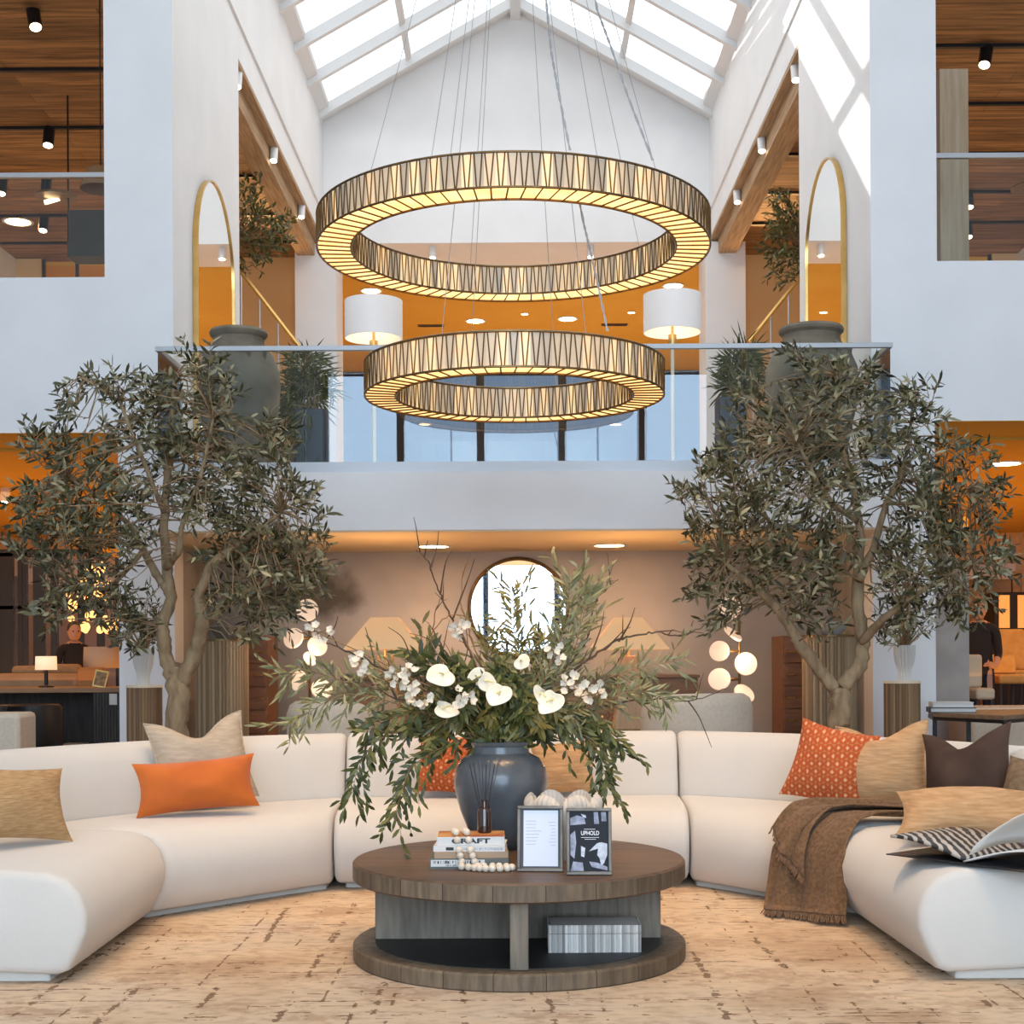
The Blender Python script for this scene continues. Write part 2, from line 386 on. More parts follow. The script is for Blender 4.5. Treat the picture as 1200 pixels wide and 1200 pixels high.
# stairs beyond the side openings with rails
for s, nm in ((-1, 'left'), (1, 'right')):
    st = thing('staircase', 'white stair flight rising %s from the landing beyond the atrium opening' % nm, 'staircase', (s*3.9, 22.5, 2.89))
    st['kind'] = 'structure'
    m = M()
    for k in range(11):
        m.box(min(s*k*.14, s*(k+1)*.14+s*.02), max(s*k*.14, s*(k+1)*.14+s*.02), -.6, .7, 0, .176*(k+1))
    m.build('steps', W, st)
    if s < 0: a, b = P(352, 408, 21.6), P(272, 305, 21.6)
    else: a, b = P(878, 400, 21.6), P(955, 303, 21.6)
    rl = thing('stair_railing', 'slim steel stair handrail seen through the %s side opening' % nm, 'railing', (a.x, 21.6, 2.89))
    L0 = Vector(rl.location)
    m = M(); m.tube([a-L0, b-L0], .032, 8); m.build('handrail', MT['brass'], rl)
    for k in range(4):
        q = a.lerp(b, .06+.27*k)-L0
        m = M(); m.cyl((q.x, 0, 0.0), (q.x, 0, q.z), .016, n=6); m.build('baluster', MT['steel'], rl)
# ================================================================== chandeliers
CX, CY = P(602, 300, 9.5).x, 9.5
def slatmat(nm, stops, st, base):
    m, t, b = nt(nm); b.inputs['Base Color'].default_value = (*base, 1); b.inputs['Roughness'].default_value = .35
    g = t.nodes.new('ShaderNodeNewGeometry'); t.links.new(ramp(t, g.outputs['Random Per Island'], stops), b.inputs['Emission Color']); b.inputs['Emission Strength'].default_value = st
    return m
MT['slat'] = slatmat('lit_glass_slats', [(0, (.16,.13,.10)), (.4, (.42,.30,.18)), (.75, (.92,.58,.26)), (1, (1,.70,.34))], .90, (.44,.36,.26))
MT['slat_low'] = emis('lit_bottom_panels', (1.0,.60,.25), 1.9, (1.0,.50,.17), 7, base=(.6,.5,.38))
def chandelier(name, label, R, T, z, H, npan, rods):
    c = thing(name, label, 'chandelier', (CX, CY, z))
    Ri = R-T
    for nm, r in (('outer_slats', R-.006), ('inner_slats', Ri+.006)):
        m = M(); k = npan
        for i in range(k):
            a, b = 2*PI*i/k, 2*PI*(i+1)/k
            m.add([(r*math.cos(a), r*math.sin(a), .008), (r*math.cos(b), r*math.sin(b), .008), (r*math.cos(b), r*math.sin(b), H-.008), (r*math.cos(a), r*math.sin(a), H-.008)], [(0,1,2,3)])
        m.build(nm, MT['slat'], c, smooth=False, fix=False)
    m = M(); k = npan
    for i in range(k):
        a, b = 2*PI*i/k, 2*PI*(i+1)/k
        m.add([(q*math.cos(t), q*math.sin(t), .008) for q, t in ((Ri, a), (Ri, b), (R, b), (R, a))], [(0,1,2,3)])
    m.build('bottom_panels', MT['slat_low'], c, smooth=False, fix=False)
    m = M()
    for r in (R, Ri):
        for zz in (0, H):
            m.tube([(r*math.cos(2*PI*i/96), r*math.sin(2*PI*i/96), zz) for i in range(97)], .008, 6, cap=False)
    m.build('ring_frame', MT['bronze'], c)
    rg = random.Random(5)
    for nm, r, q in (('outer_ribs', R+.002, 1), ('inner_ribs', Ri-.002, 1)):
        m = M(); K = npan
        for i in range(K):
            a = 2*PI*i/K; d = 2*PI/K
            # every slat is bordered by two rods that lean towards one another
            for t0, t1 in ((.12, .40), (.88, .60)):
                t0 += rg.uniform(-.05,.05); t1 += rg.uniform(-.05,.05)
                A, B = a+d*t0, a+d*t1
                m.tube([(r*math.cos(A), r*math.sin(A), H), (r*math.cos(B), r*math.sin(B), 0)], .0040, 4, cap=False)
        m.build(nm, MT['bronze'], c)
    m = M(); nb = int(npan*.66)
    for i in range(nb):
        a = 2*PI*(i+.5)/nb
        m.tube([(Ri*math.cos(a), Ri*math.sin(a), 0), (R*math.cos(a+.02), R*math.sin(a+.02), 0)], .0055, 4, cap=False)
    m.build('bottom_ribs', MT['bronze'], c)
    return c
MT['cable'] = pm('steel_cable', (.42,.42,.42), rough=.5, metal=.3)
z1, z2 = 3.96, 2.98
up = chandelier('ring_chandelier', 'larger upper ring chandelier of glowing glass slats in bronze', 1.315, .225, z1, .205, 122, 6)
lo = chandelier('ring_chandelier', 'smaller lower ring chandelier of glowing glass slats in bronze', 1.005, .205, z2, .215, 94, 6)
for c, R, z, offs in ((up, 1.21, z1+.2, (40, 106, 160, 246, 252, 295, 318)), (lo, .90, z2+.21, (70, 112, 240, 300))):
    for a in offs:
        a = math.radians(a); p = Vector((R*math.cos(a), R*math.sin(a), z - c.location.z)); q = Vector((p.x*.04, p.y*.04, 7.9 - c.location.z))
        m = M(); m.tube([p, q], .0022, 4); m.build('hanging_cable', MT['cable'], c)
for c, z, pts in ((up, z1+.2, ((765,188),(738,118),(715,52),(700,12),(690,-40))), (up, z1+.2, ((668,176),(655,110),(646,60),(640,0),(634,-60))), (lo, z2+.2, ((712,388),(700,330),(692,295),(684,262),(668,180)))):
    pp = [P(x, y, CY-.75) - c.location for x, y in pts]
    if pts[-1][1] < 0: pp.append(Vector((.05, -.08, 7.88-c.location.z)))
    fine = []
    for i in range(len(pp)-1):
        for k in range(12): fine.append(pp[i].lerp(pp[i+1], k/12))
    m = M()
    for ph in (0, PI):
        m.tube([p + Vector((math.cos(i*1.1+ph), math.sin(i*1.1+ph), 0))*.005 for i, p in enumerate(fine)], .0042, 5)
    m.build('power_cord', MT['cable'], c)
m = M(); m.cyl((0,0,7.85-z1), (0,0,7.95-z1), .16, n=24); m.cyl((0,0,7.95-z1), (0,0,12.2-z1), .02, n=8); m.build('ceiling_canopy', MT['steel'], up)

# ================================================================== lights in ceilings
MT['lamp_on'] = emis('lit_lamp_disc', (1,.82,.58), 14)
MT['lamp_soft'] = emis('lit_downlight', (1,.80,.52), 7)
def downlight(p, label, group, r=.09, e=None):
    d = thing('downlight', label, 'downlight', p, 0, group)
    m = M(); m.lathe([(r*1.25, 0), (r*1.25, -.012), (r, -.012), (r, 0)], 20); m.build('trim_ring', WH, d)
    m = M(); m.lathe([(r, -.008), (.0001, -.008)], 20); m.build('lens', MT['lamp_soft'], d)
    return d
for px, py, w in ((508, 638, 'left'), (714, 635, 'right')):
    p = P(px, py, 14.2); p.z = 2.355; downlight(p, 'round downlight in the soffit under the landing, on the %s' % w, None, .15)
for i, (px, py, t) in enumerate(((435,340,'above the left white lamp'), (557,376,'left of the middle, close above the lower chandelier'), (665,374,'right of the middle, close above the lower chandelier'), (789,336,'above the right white lamp'), (615,368,'smallest and nearest the middle'), (740,367,'small one left of the right white lamp'))):
    D = 7.17*F/(VY-py); p = P(px, py, D); p.z = 8.395
    downlight(p, 'lit downlight in the far ochre ceiling %s' % t, 'downlights in the far upper ceiling', .18 if i < 4 else .07)
for px, t in ((505, 'left'), (720, 'right')):
    D = 7.17*F/(VY-381); p = P(px, 381, D)
    v = thing('air_vent', 'dark slot vent in the far ochre ceiling on the %s' % t, 'vent', (p.x, D, 8.395))
    m = M(); m.box(-.28, .28, -.07, .07, -.02, 0); m.build('frame', MT['bronze'], v)
    m = M(); m.box(-.24, .24, -.03, .03, -.026, -.02); m.build('slot', MT['black'], v)
def spot(p, label, cat, mat, aim, group, r=.05, L=.16, col=None):
    """small cylinder spotlight, mounted at p and aimed along aim"""
    a = Vector(aim).normalized()
    s = thing('spotlight', label, cat, p, 0, group)
    m = M(); m.cyl((0,0,0), (0,0,-.07), .012, n=6); m.build('stem', mat, s)
    c = Vector((0,0,-.10))
    m = M(); m.cyl(c - a*L*.5, c + a*L*.5, r, n=14); m.build('housing', mat, s)
    m = M(); m.cyl(c + a*(L*.5), c + a*(L*.5+.006), r*.82, n=14); m.build('lens', MT['lamp_on'], s)
    return s
words = ('nearest', 'middle', 'farthest')
for s, nm, pts in ((-1, 'left', ((283,98),(325,183),(357,244))), (1, 'right', ((940,85),(895,172),(866,237)))):
    for (px, py), w in zip(pts, words):
        Y = (XW+.05)*F/abs(px-VX)
        spot((s*(XW+.06), max(Y, 17.0), 8.36), 'white spotlight on the %s timber beam, %s of the three' % (nm, w), 'spotlight', WH, (0,-.3,-1), 'spotlights on the beams', .055, .2)
for px, t in ((507, 'left'), (692, 'right')):
    p = P(px, 287, 24.4); spot((p.x, 24.4, 8.36), 'white spotlight under the foot of the gable wall on the %s' % t, 'spotlight', WH, (0,-.2,-1), 'spotlights under the gable', .06, .22)
for s, nm, rails, sp in ((-1, 'left', (79, 147, 205, 250, 282), ((40,10,None),(57,155,147),(54,212,205),(2,212,205),(51,258,250))), (1, 'right', (57, 125, 183, 228, 264), ((1155,66,57),(1135,240,228),(1118,278,264),(1134,278,264)))):
    R = {}
    for k, py in enumerate(rails):
        Y = 7.2*F/(VY-py); R[py] = Y
        m = M(); x0, x1 = sorted((s*3.75, s*8.9)); m.box(x0, x1, Y-.03, Y+.03, 8.40, 8.439)
        o = m.build('light_track', MT['black']); tag(o, 'black light track on the %s board ceiling, %s from the front' % (nm, ('nearest','second','third','fourth','fifth')[k]), 'light track')
    for k, (px, py, rr) in enumerate(sp):
        Y = R[rr] if rr else 15.6
        x = P(px, py, Y).x
        spot((x, Y, 8.40 if rr else 8.44), 'black track spotlight on the %s ceiling, %s' % (nm, ('highest in the opening','second from the top','level with the guard rail','at the edge of the picture','lowest and farthest')[k] if s < 0 else ('large one high up','dark one below the rail','left of the small low pair','right of the small low pair')[k]), 'spotlight', MT['black'], (-.25*s,-.35,-1) if k < 1 else (0,-.25,-1), 'black track spotlights', .075, .26)
for px, py, s, t in ((21, 257, -1, 'left'), (1162, 202, 1, 'right')):
    Y = 7.2*F/(VY-py); p = P(px, py, Y)
    if s < 0: downlight((p.x, Y, 8.43), 'round downlight low on the left board ceiling', None, .2)
    else:
        o = thing('pendant_lamp', 'flat dark disc pendant under the right board ceiling', 'pendant lamp', (p.x, 19.0, 8.44))
        m = M(); m.lathe([(.001,-.86),(.36,-.9),(.36,-.92),(.001,-.94)], 24); m.build('shade', MT['bronze'], o)
        m = M(); m.cyl((0,0,-.87), (0,0,0), .008, n=5); m.build('cord', MT['black'], o)
        for dx, dz in ((.5,-.95),(.3,-1.3),(.2,-1.5)):
            m = M(); m.lathe([(.001,dz),(.13,dz-.01),(.13,dz-.03),(.001,dz-.04)], 14, c=(dx,0,0)); m.build('small_disc', MT['lamp_soft'], o)
            m = M(); m.cyl((dx,0,dz), (dx,0,0), .006, n=5); m.build('cord', MT['black'], o)
# pendant with shade at the left opening and a hanging rod lamp
p = P(118, 210, 15.2)
o = thing('pendant_lamp', 'brown drum pendant half hidden behind the left wall opening edge', 'pendant lamp', (p.x, 15.2, 8.44))
m = M(); zb = P(118, 222, 15.2).z-8.44; zt = P(118, 199, 15.2).z-8.44
m.lathe([(.22, zb), (.14, zt)], 24, cap=False); m.build('shade', pm('brown_linen', (.30,.16,.07), rough=.8), o, angle=0)
m = M(); m.cyl((0,0,zt), (0,0,0), .008, n=5); m.build('cord', MT['black'], o)
p = P(80, 235, 18)
o = thing('pendant_lamp', 'thin rod pendant with two dark arms in the left upper opening', 'pendant lamp', (p.x, 18, 8.44))
zt = P(80, 228, 18).z-8.44; zb = P(80, 283, 18).z-8.44
m = M(); m.cyl((0,0,0), (0,0,zb), .012, n=6); m.build('rod', MT['black'], o)
m = M(); m.lathe([(.001, zt+.03), (.26, zt-.01), (.26, zt-.04), (.001, zt-.06)], 20, c=(-.15,0,0)); m.build('shade', MT['bronze'], o)
m = M(); m.tube([(-.12,0,zt-.05), (-.3,0,zt-.1)], .03, 8); m.build('bulb', MT['lamp_soft'], o)
# right ground floor downlight
p = P(1178, 546, 2.2*F/(VY-546)); downlight((p.x, p.y, ZW), 'lit downlight in the warm ceiling at the right edge', None, .17)
p = P(6, 568, 2.2*F/(VY-568)); spot((p.x, p.y, ZW), 'pale spotlight on the warm ceiling at the left edge', 'spotlight', WH, (0,-.3,-1), None, .06, .2)
# timber post in the right opening
p0, p1 = P(1101, 300, 14.6), P(1131, 85, 14.6)
m = M(); m.box(p0.x-.02, p1.x, 14.5, 14.75, 4.85, p1.z); o = m.build('oak_panel', pm('pale_oak', (.46,.33,.20), (.58,.44,.29), scale=3, stretch=(9,9,.6), rough=.6), bevel=.004); tag(o, 'pale oak panel standing behind the glass guard in the right opening', 'panel')
# dark duct panel and pale sofa top low in left opening
a, b = P(84, 253, 20), P(124, 305, 20)
m = M(); m.box(a.x, b.x+.3, 19.8, 20.2, b.z, a.z+.02); o = m.build('hanging_bulkhead', pm('charcoal_board', (.05,.055,.05), rough=.7)); tag(o, 'charcoal bulkhead box hanging in the left upper room', 'bulkhead')

# ================================================================== landing pieces
MT['urn'] = pm('weathered_grey_clay', (.12,.098,.066), (.225,.19,.135), scale=3.5, rough=.75, bump=.15, bscale=18)
MT['shade_white'] = emis('lit_white_linen_shade', (1,.80,.66), .16, base=(.82,.80,.78))
def urn(px, w, label):
    p = P(px, 470, 13.1)
    u = thing('urn', label, 'urn', (p.x, 13.1, 2.89))
    pr = [(.20,0),(.235,.02),(.30,.3),(.36,.62),(.385,.85),(.375,1.0),(.32,1.15),(.25,1.235),(.235,1.27),(.235,1.31),(.262,1.335),(.268,1.36),(.255,1.385),(.225,1.385),(.215,1.33),(.22,1.25),(.28,1.1)]
    m = M(); m.lathe([(r*w, z) for r, z in pr], 48); m.build('jar_body', MT['urn'], u)
    m = M()
    for a in (-.6, -1.1, -2.1, -2.6):
        x, y = .33*w*math.cos(a), .33*w*math.sin(a)
        m.tube([(x*.93,y*.93,1.19), (x*1.05,y*1.05,1.16), (x*1.02,y*1.02,1.11), (x*1.0,y*1.0,1.07)], .016, 8)
    m.build('lug', MT['urn'], u)
    return u
urn(280, 1.0, 'large grey clay urn on the landing at the left behind the glass')
urn(951, 1.12, 'large grey clay urn on the landing at the right behind the glass')
def floor_lamp(px, yt, yb, label):
    p = P(px, 400, 13.25); z0 = 2.89
    zt, zb = P(px, yt, 13.25).z-z0, P(px, yb, 13.25).z-z0
    l = thing('floor_lamp', label, 'floor lamp', (p.x, 13.25, z0))
    m = M(); r = .272
    m.lathe([(r-.009, zb), (r, zb), (r, zt), (r-.008, zt), (r-.009, zb)], 40, cap=False)
    m.build('lamp_shade', MT['shade_white'], l)
    m = M(); m.lathe([(.0001,0),(.15,0),(.15,.02),(.03,.03),(.017,.05),(.017,zb-.12),(.0001,zb-.12)], 20); m.build('pole', MT['polepale'], l)
    m = M(); m.lathe([(.0001,zb-.12),(.04,zb-.12),(.04,zb-.02),(.0001,zb-.02)], 16); m.cyl((0,0,zb-.03),(0,0,zb+.12),.013); m.build('brass_socket', MT['brass'], l)
    m = M(); m.sphere((0,0,zb+.17), .05); m.build('bulb', emis('lit_bulb', (1,.75,.42), 12), l)
MT['polepale'] = pm('pale_gold_pole', (.80,.72,.55), rough=.35, metal=.2)
floor_lamp(438, 353, 397, 'white drum floor lamp on the landing, left of the chandelier')
floor_lamp(788, 346, 390, 'white drum floor lamp on the landing, right of the chandelier')

def arched_mirror(s, y0, y1, ztop, label):
    o = thing('arched_mirror', label, 'mirror', (s*XW, (y0+y1)/2, 2.89))
    hw = (y1-y0)/2; H = ztop-2.89
    def arch(w, h, e): # outline in (y, z)
        pts = [(-w, e), ]
        for i in range(25):
            a = PI - PI*i/24; pts.append((w*math.cos(a), h-w + w*math.sin(a)))
        pts.append((w, e)); return pts
    ou, inn = arch(hw, H, 0.02), arch(hw-.02, H-.02, .04)
    m = M(); d = -s*.06; k = len(ou)
    vs = [(0,y,z) for y,z in ou]+[(d,y,z) for y,z in ou]+[(d,y,z) for y,z in inn]+[(d*.7,y,z) for y,z in inn]
    fs = []
    for i in range(k):
        j = (i+1)%k
        fs += [(i,j,k+j,k+i), (k+i,k+j,2*k+j,2*k+i), (2*k+i,2*k+j,3*k+j,3*k+i)]
    fs.append(tuple(range(k)))
    m.add(vs, fs); m.build('frame', MT['brass'], o, angle=30)
    m = M(); m.prism([(d*.72,y,z) for y,z in arch(hw-.019, H-.019, .039)], (-d*.2,0,0)); m.build('mirror_glass', MT['mirror'], o, smooth=False)
arched_mirror(-1, 14.42, 16.3, 6.40, 'tall arched gold-framed mirror on the left atrium side wall')
arched_mirror(1, 14.15, 15.95, 6.50, 'tall arched gold-framed mirror on the right atrium side wall')
# ================================================================== sofa
MT['boucle'] = pm('cream_boucle', (.585,.555,.50), (.605,.575,.52), scale=3, rough=.92, bump=.10, bscale=160, sheen=.2)
SEAT = [(.03,.03),(-.01,.045),(-.05,.12),(-.078,.19),(-.080,.26),(-.055,.33),(-.005,.385),(.07,.412),(.2,.422),(.45,.422),(.66,.418),(.66,.06)]
BACK = [(.665,.10),(.665,.40),(.675,.48),(.70,.58),(.735,.68),(.78,.745),(.84,.772),(.91,.772),(.98,.745),(1.03,.68),(1.05,.58),(1.05,.30),(1.03,.10)]
BASE = [(.07,0),(.07,.05),(1.0,.05),(1.0,0)]
ARM0 = None
def loft(m, prof, stations, rnd=.035):
    """stations: list of (front point, depth direction); the ends are rounded by shrinking the outline"""
    cx = sum(p[0] for p in prof)/len(prof); cz = sum(p[1] for p in prof)/len(prof)
    k = len(prof); vs = []
    F0, F1 = stations[0][0], stations[-1][0]; Lg = (F1-F0).length
    ts = [0, .25, .6, 1]
    rows = []
    for q in ts: rows.append((q*rnd/Lg, math.sqrt(max(0, 1-(1-q)**2))))
    mid = [i/10 for i in range(1, 10)]
    allr = rows + [(t, 1) for t in mid] + [(1-a, b) for a, b in rows[::-1]]
    n = len(stations)-1
    for t, sc in allr:
        i = min(int(t*n), n-1); u = t*n-i
        Fp = stations[i][0].lerp(stations[i+1][0], u); d = stations[i][1].lerp(stations[i+1][1], u).normalized()
        sh = (1-sc)*rnd
        for (a, z) in prof:
            da, dz = cx-a, cz-z; L = math.hypot(da, dz)
            a2, z2 = a+da/L*sh, z+dz/L*sh
            vs.append((Fp.x+d.x*a2, Fp.y+d.y*a2, z2))
    R = len(allr)
    fs = [(r*k+j, r*k+(j+1)%k, (r+1)*k+(j+1)%k, (r+1)*k+j) for r in range(R-1) for j in range(k)]
    fs += [tuple(range(k)), tuple((R-1)*k+j for j in range(k-1,-1,-1))]
    m.add(vs, fs)
def unit(deg): a = math.radians(deg); return Vector((math.cos(a), math.sin(a)))
V2 = lambda x, y: Vector((x, y))
gap = .006
A = [V2(-1.70,5.24), V2(-1.72,6.54), V2(-.975,7.36), V2(.895,7.41), V2(1.53,6.55), V2(1.555,5.20)]
DN = [(180,174), (174,92), (92,88), (88,6), (6,0)]
SOFA = []
names = ['left end seat module of the cream curved sectional sofa', 'left curved corner module of the cream sectional sofa', 'straight middle module of the cream sectional sofa behind the coffee table', 'right curved corner module of the cream sectional sofa', 'right end seat module of the cream curved sectional sofa under the open book']
FZ = .014
for i in range(5):
    a, b = A[i], A[i+1]; u = (b-a).normalized()
    a2, b2 = a+u*gap, b-u*gap
    d0, d1 = DN[i]
    st = []
    for q in range(9):
        t = q/8; ang = d0+(d1-d0)*t
        st.append((a2.lerp(b2, t), unit(ang)))
    c = (a+b)/2 + (unit((d0+d1)/2))*.5
    so = thing('sofa_module', names[i], 'sofa', (c.x, c.y, FZ))
    SOFA.append((so, a2, b2, d0, d1))
    st2 = [(p+u*(.05 if q == 0 else -.05 if q == 8 else 0), n_) for q, (p, n_) in enumerate(st)]
    for nm, pr, rn in (('base', BASE, .015), ('seat', SEAT, .035), ('backrest', BACK, .028)):
        m = M(); loft(m, pr, st2 if nm == 'base' else st, rn)
        m.v = [(x-c.x, y-c.y, z) for x, y, z in m.v]
        m.build(nm, MT['boucle'], so, angle=50, fix=True)

# ------------------------------------------------------------------ cushions
def cushion(name, label, mat, loc, w, h, t, lean=15, yaw=0, roll=0, pinch=.11, dent=.0, piping=None, cat='pillow', group=None, p=2.2):
    """pillow standing on its lower edge at loc; yaw 0 faces the camera, lean tips it back, roll turns it in its plane"""
    o = thing(name, label, cat, loc, 0, group)
    mt = Matrix.Rotation(math.radians(yaw), 4, 'Z') @ Matrix.Rotation(-math.radians(lean), 4, 'X') @ Matrix.Rotation(math.radians(roll), 4, 'Y')
    rg = random.Random(label)
    ph = [rg.uniform(0, 6) for _ in range(4)]
    def side(sg):
        def fn(u, v):
            a, b = 2*u-1, 2*v-1
            x = a*w/2*(1-pinch*(1-b*b)*abs(a)); z = b*h/2*(1-pinch*(1-a*a)*abs(b))
            z -= dent*max(0, b)**1.5*math.exp(-(a*2.2)**2)*h
            e = max(0, (1-abs(a)**p))*max(0, (1-abs(b)**p))
            y = sg*t/2*e**.62
            y += .012*e*math.sin(a*5+ph[0])*math.sin(b*4+ph[1])
            return mt @ Vector((x, y, z + h/2*(1-0)))
        return fn
    m = M(); m.grid(side(-1), 24, 18); m.grid(side(1), 24, 18, flip=True)
    mz = min(v[2] for v in m.v); m.v = [(x, y, z-mz) for x, y, z in m.v]
    cx = 0
    body = m.build('cushion_cover', mat, o, angle=80, fix=False)
    if piping:
        bd = [(u/12, 0) for u in range(12)]+[(1, v/12) for v in range(12)]+[(1-u/12, 1) for u in range(12)]+[(0, 1-v/12) for v in range(12)]
        f = side(1); pts = [f(u, v)-Vector((0,0,mz)) for u, v in bd]; pts.append(pts[0])
        q = M(); q.tube(pts, .006, 6, cap=False); q.build('piping', piping, o)
    return o
MT['tan_weave'] = pm('tan_woven_linen', (.34,.195,.08), (.48,.30,.14), scale=20, stretch=(1,1,9), rough=.95, bump=.3, bscale=70)
MT['tan_slub'] = pm('straw_slub_cloth', (.40,.225,.10), (.54,.33,.165), scale=12, stretch=(1,1,8), rough=.95, bump=.25, bscale=60)
MT['flax'] = pm('flax_linen', (.40,.32,.225), (.48,.39,.285), scale=14, stretch=(1,1,5), rough=.95, bump=.2, bscale=60)
MT['rust'] = pm('rust_velvet', (.48,.10,.006), (.56,.13,.009), scale=5, rough=.8, sheen=.15)
MT['brownvelvet'] = pm('brown_velvet', (.055,.031,.022), (.09,.056,.040), scale=4, rough=.85, sheen=0, spec=.15)
MT['brownwool'] = pm('brown_wool', (.16,.10,.05), (.25,.165,.09), scale=30, rough=1, bump=.5, bscale=120)
def ikat():
    m, t, b = nt('orange_patterned_cotton'); b.inputs['Roughness'].default_value = .9
    v = coords(t, (1,1,1)); sx = N(t, 'ShaderNodeSeparateXYZ'); t.links.new(v, sx.inputs[0])
    def mm(op, a, c=None):
        q = N(t, 'ShaderNodeMath', operation=op)
        for i, s in enumerate((a, c)):
            if s is None: continue
            if isinstance(s, (int, float)): q.inputs[i].default_value = s
            else: t.links.new(s, q.inputs[i])
        return q.outputs[0]
    U = mm('SUBTRACT', mm('MULTIPLY', sx.outputs[0], .91), mm('MULTIPLY', sx.outputs[1], .41))
    row = mm('FLOOR', mm('MULTIPLY', sx.outputs[2], 26)); off = mm('MULTIPLY', mm('MODULO', row, 2), .5)
    fu = mm('ABSOLUTE', mm('SUBTRACT', mm('FRACT', mm('ADD', mm('MULTIPLY', U, 24), off)), .5))
    fv = mm('ABSOLUTE', mm('SUBTRACT', mm('FRACT', mm('MULTIPLY', sx.outputs[2], 26)), .5))
    d = mm('ADD', mm('MULTIPLY', fu, 1.5), fv)
    n = N(t, 'ShaderNodeTexNoise', i_Scale=110); t.links.new(v, n.inputs['Vector'])
    d = mm('ADD', d, mm('MULTIPLY', mm('SUBTRACT', n.outputs[0], .5), .5))
    c = ramp(t, d, [(.20, (.62,.36,.20)), (.34, (.46,.085,.012)), (.8, (.38,.06,.009)), (.95, (.46,.15,.05))])
    t.links.new(c, b.inputs['Base Color']); return m
MT['ikat'] = ikat()
def seatp(i, px, d, z=.437):
    """place on the seat of module i, d behind its front edge, that shows at column px"""
    _, a, b, d0, d1 = SOFA[i]; best = None
    for k in range(401):
        t = k/400; q = a.lerp(b, t); n = unit(d0+(d1-d0)*t); p = q+n*d
        e = abs(VX+F*p.x/p.y-px)
        if best is None or e < best[0]: best = (e, p)
    return (best[1].x, best[1].y, z)
cushion('lumbar_pillow', 'tan woven lumbar pillow on the left end seat, cut by the picture edge', MT['tan_weave'], (-2.13, 5.86, .437), .60, .34, .20, 24, 50, 6, dent=0)
cushion('throw_pillow', 'beige linen square pillow behind the rust velvet lumbar on the left', MT['flax'], seatp(1, 246, .48), .52, .48, .25, 20, 24, -7, dent=.22, piping=MT['flax'])
cushion('lumbar_pillow', 'rust orange velvet lumbar pillow on the left corner seat', MT['rust'], seatp(1, 232, .26), .61, .28, .22, 20, 16, -4)
cushion('throw_pillow', 'orange patterned pillow half hidden behind the dark vase', MT['ikat'], seatp(2, 524, .52), .40, .36, .17, 20, 0, 5)
cushion('throw_pillow', 'plain tan pillow glimpsed between the dark vase and the pleated bowl', MT['tan_slub'], seatp(2, 662, .52), .36, .32, .15, 20, 0, -4)
cushion('throw_pillow', 'orange patterned square pillow on the right corner seat', MT['ikat'], seatp(3, 957, .25), .41, .42, .22, 20, -24, 13)
cushion('throw_pillow', 'straw coloured square pillow beside the orange patterned one on the right', MT['tan_slub'], seatp(3, 1032, .44), .47, .45, .24, 20, -32, -6, dent=.16, piping=MT['tan_slub'])
cushion('throw_pillow', 'dark brown velvet pillow leaning on the right backrest', MT['brownvelvet'], (2.09, 6.56, .437), .45, .43, .24, 18, -44, -10, dent=.22)
cushion('throw_pillow', 'brown wool pillow behind the velvet one at the right picture edge', MT['brownwool'], (2.24, 6.24, .437), .40, .34, .17, 18, -66, 0)
cushion('lumbar_pillow', 'long tan lumbar pillow lying on the right end seat', MT['tan_slub'], (1.85, 5.74, .437), .62, .33, .20, 62, -16, 0)

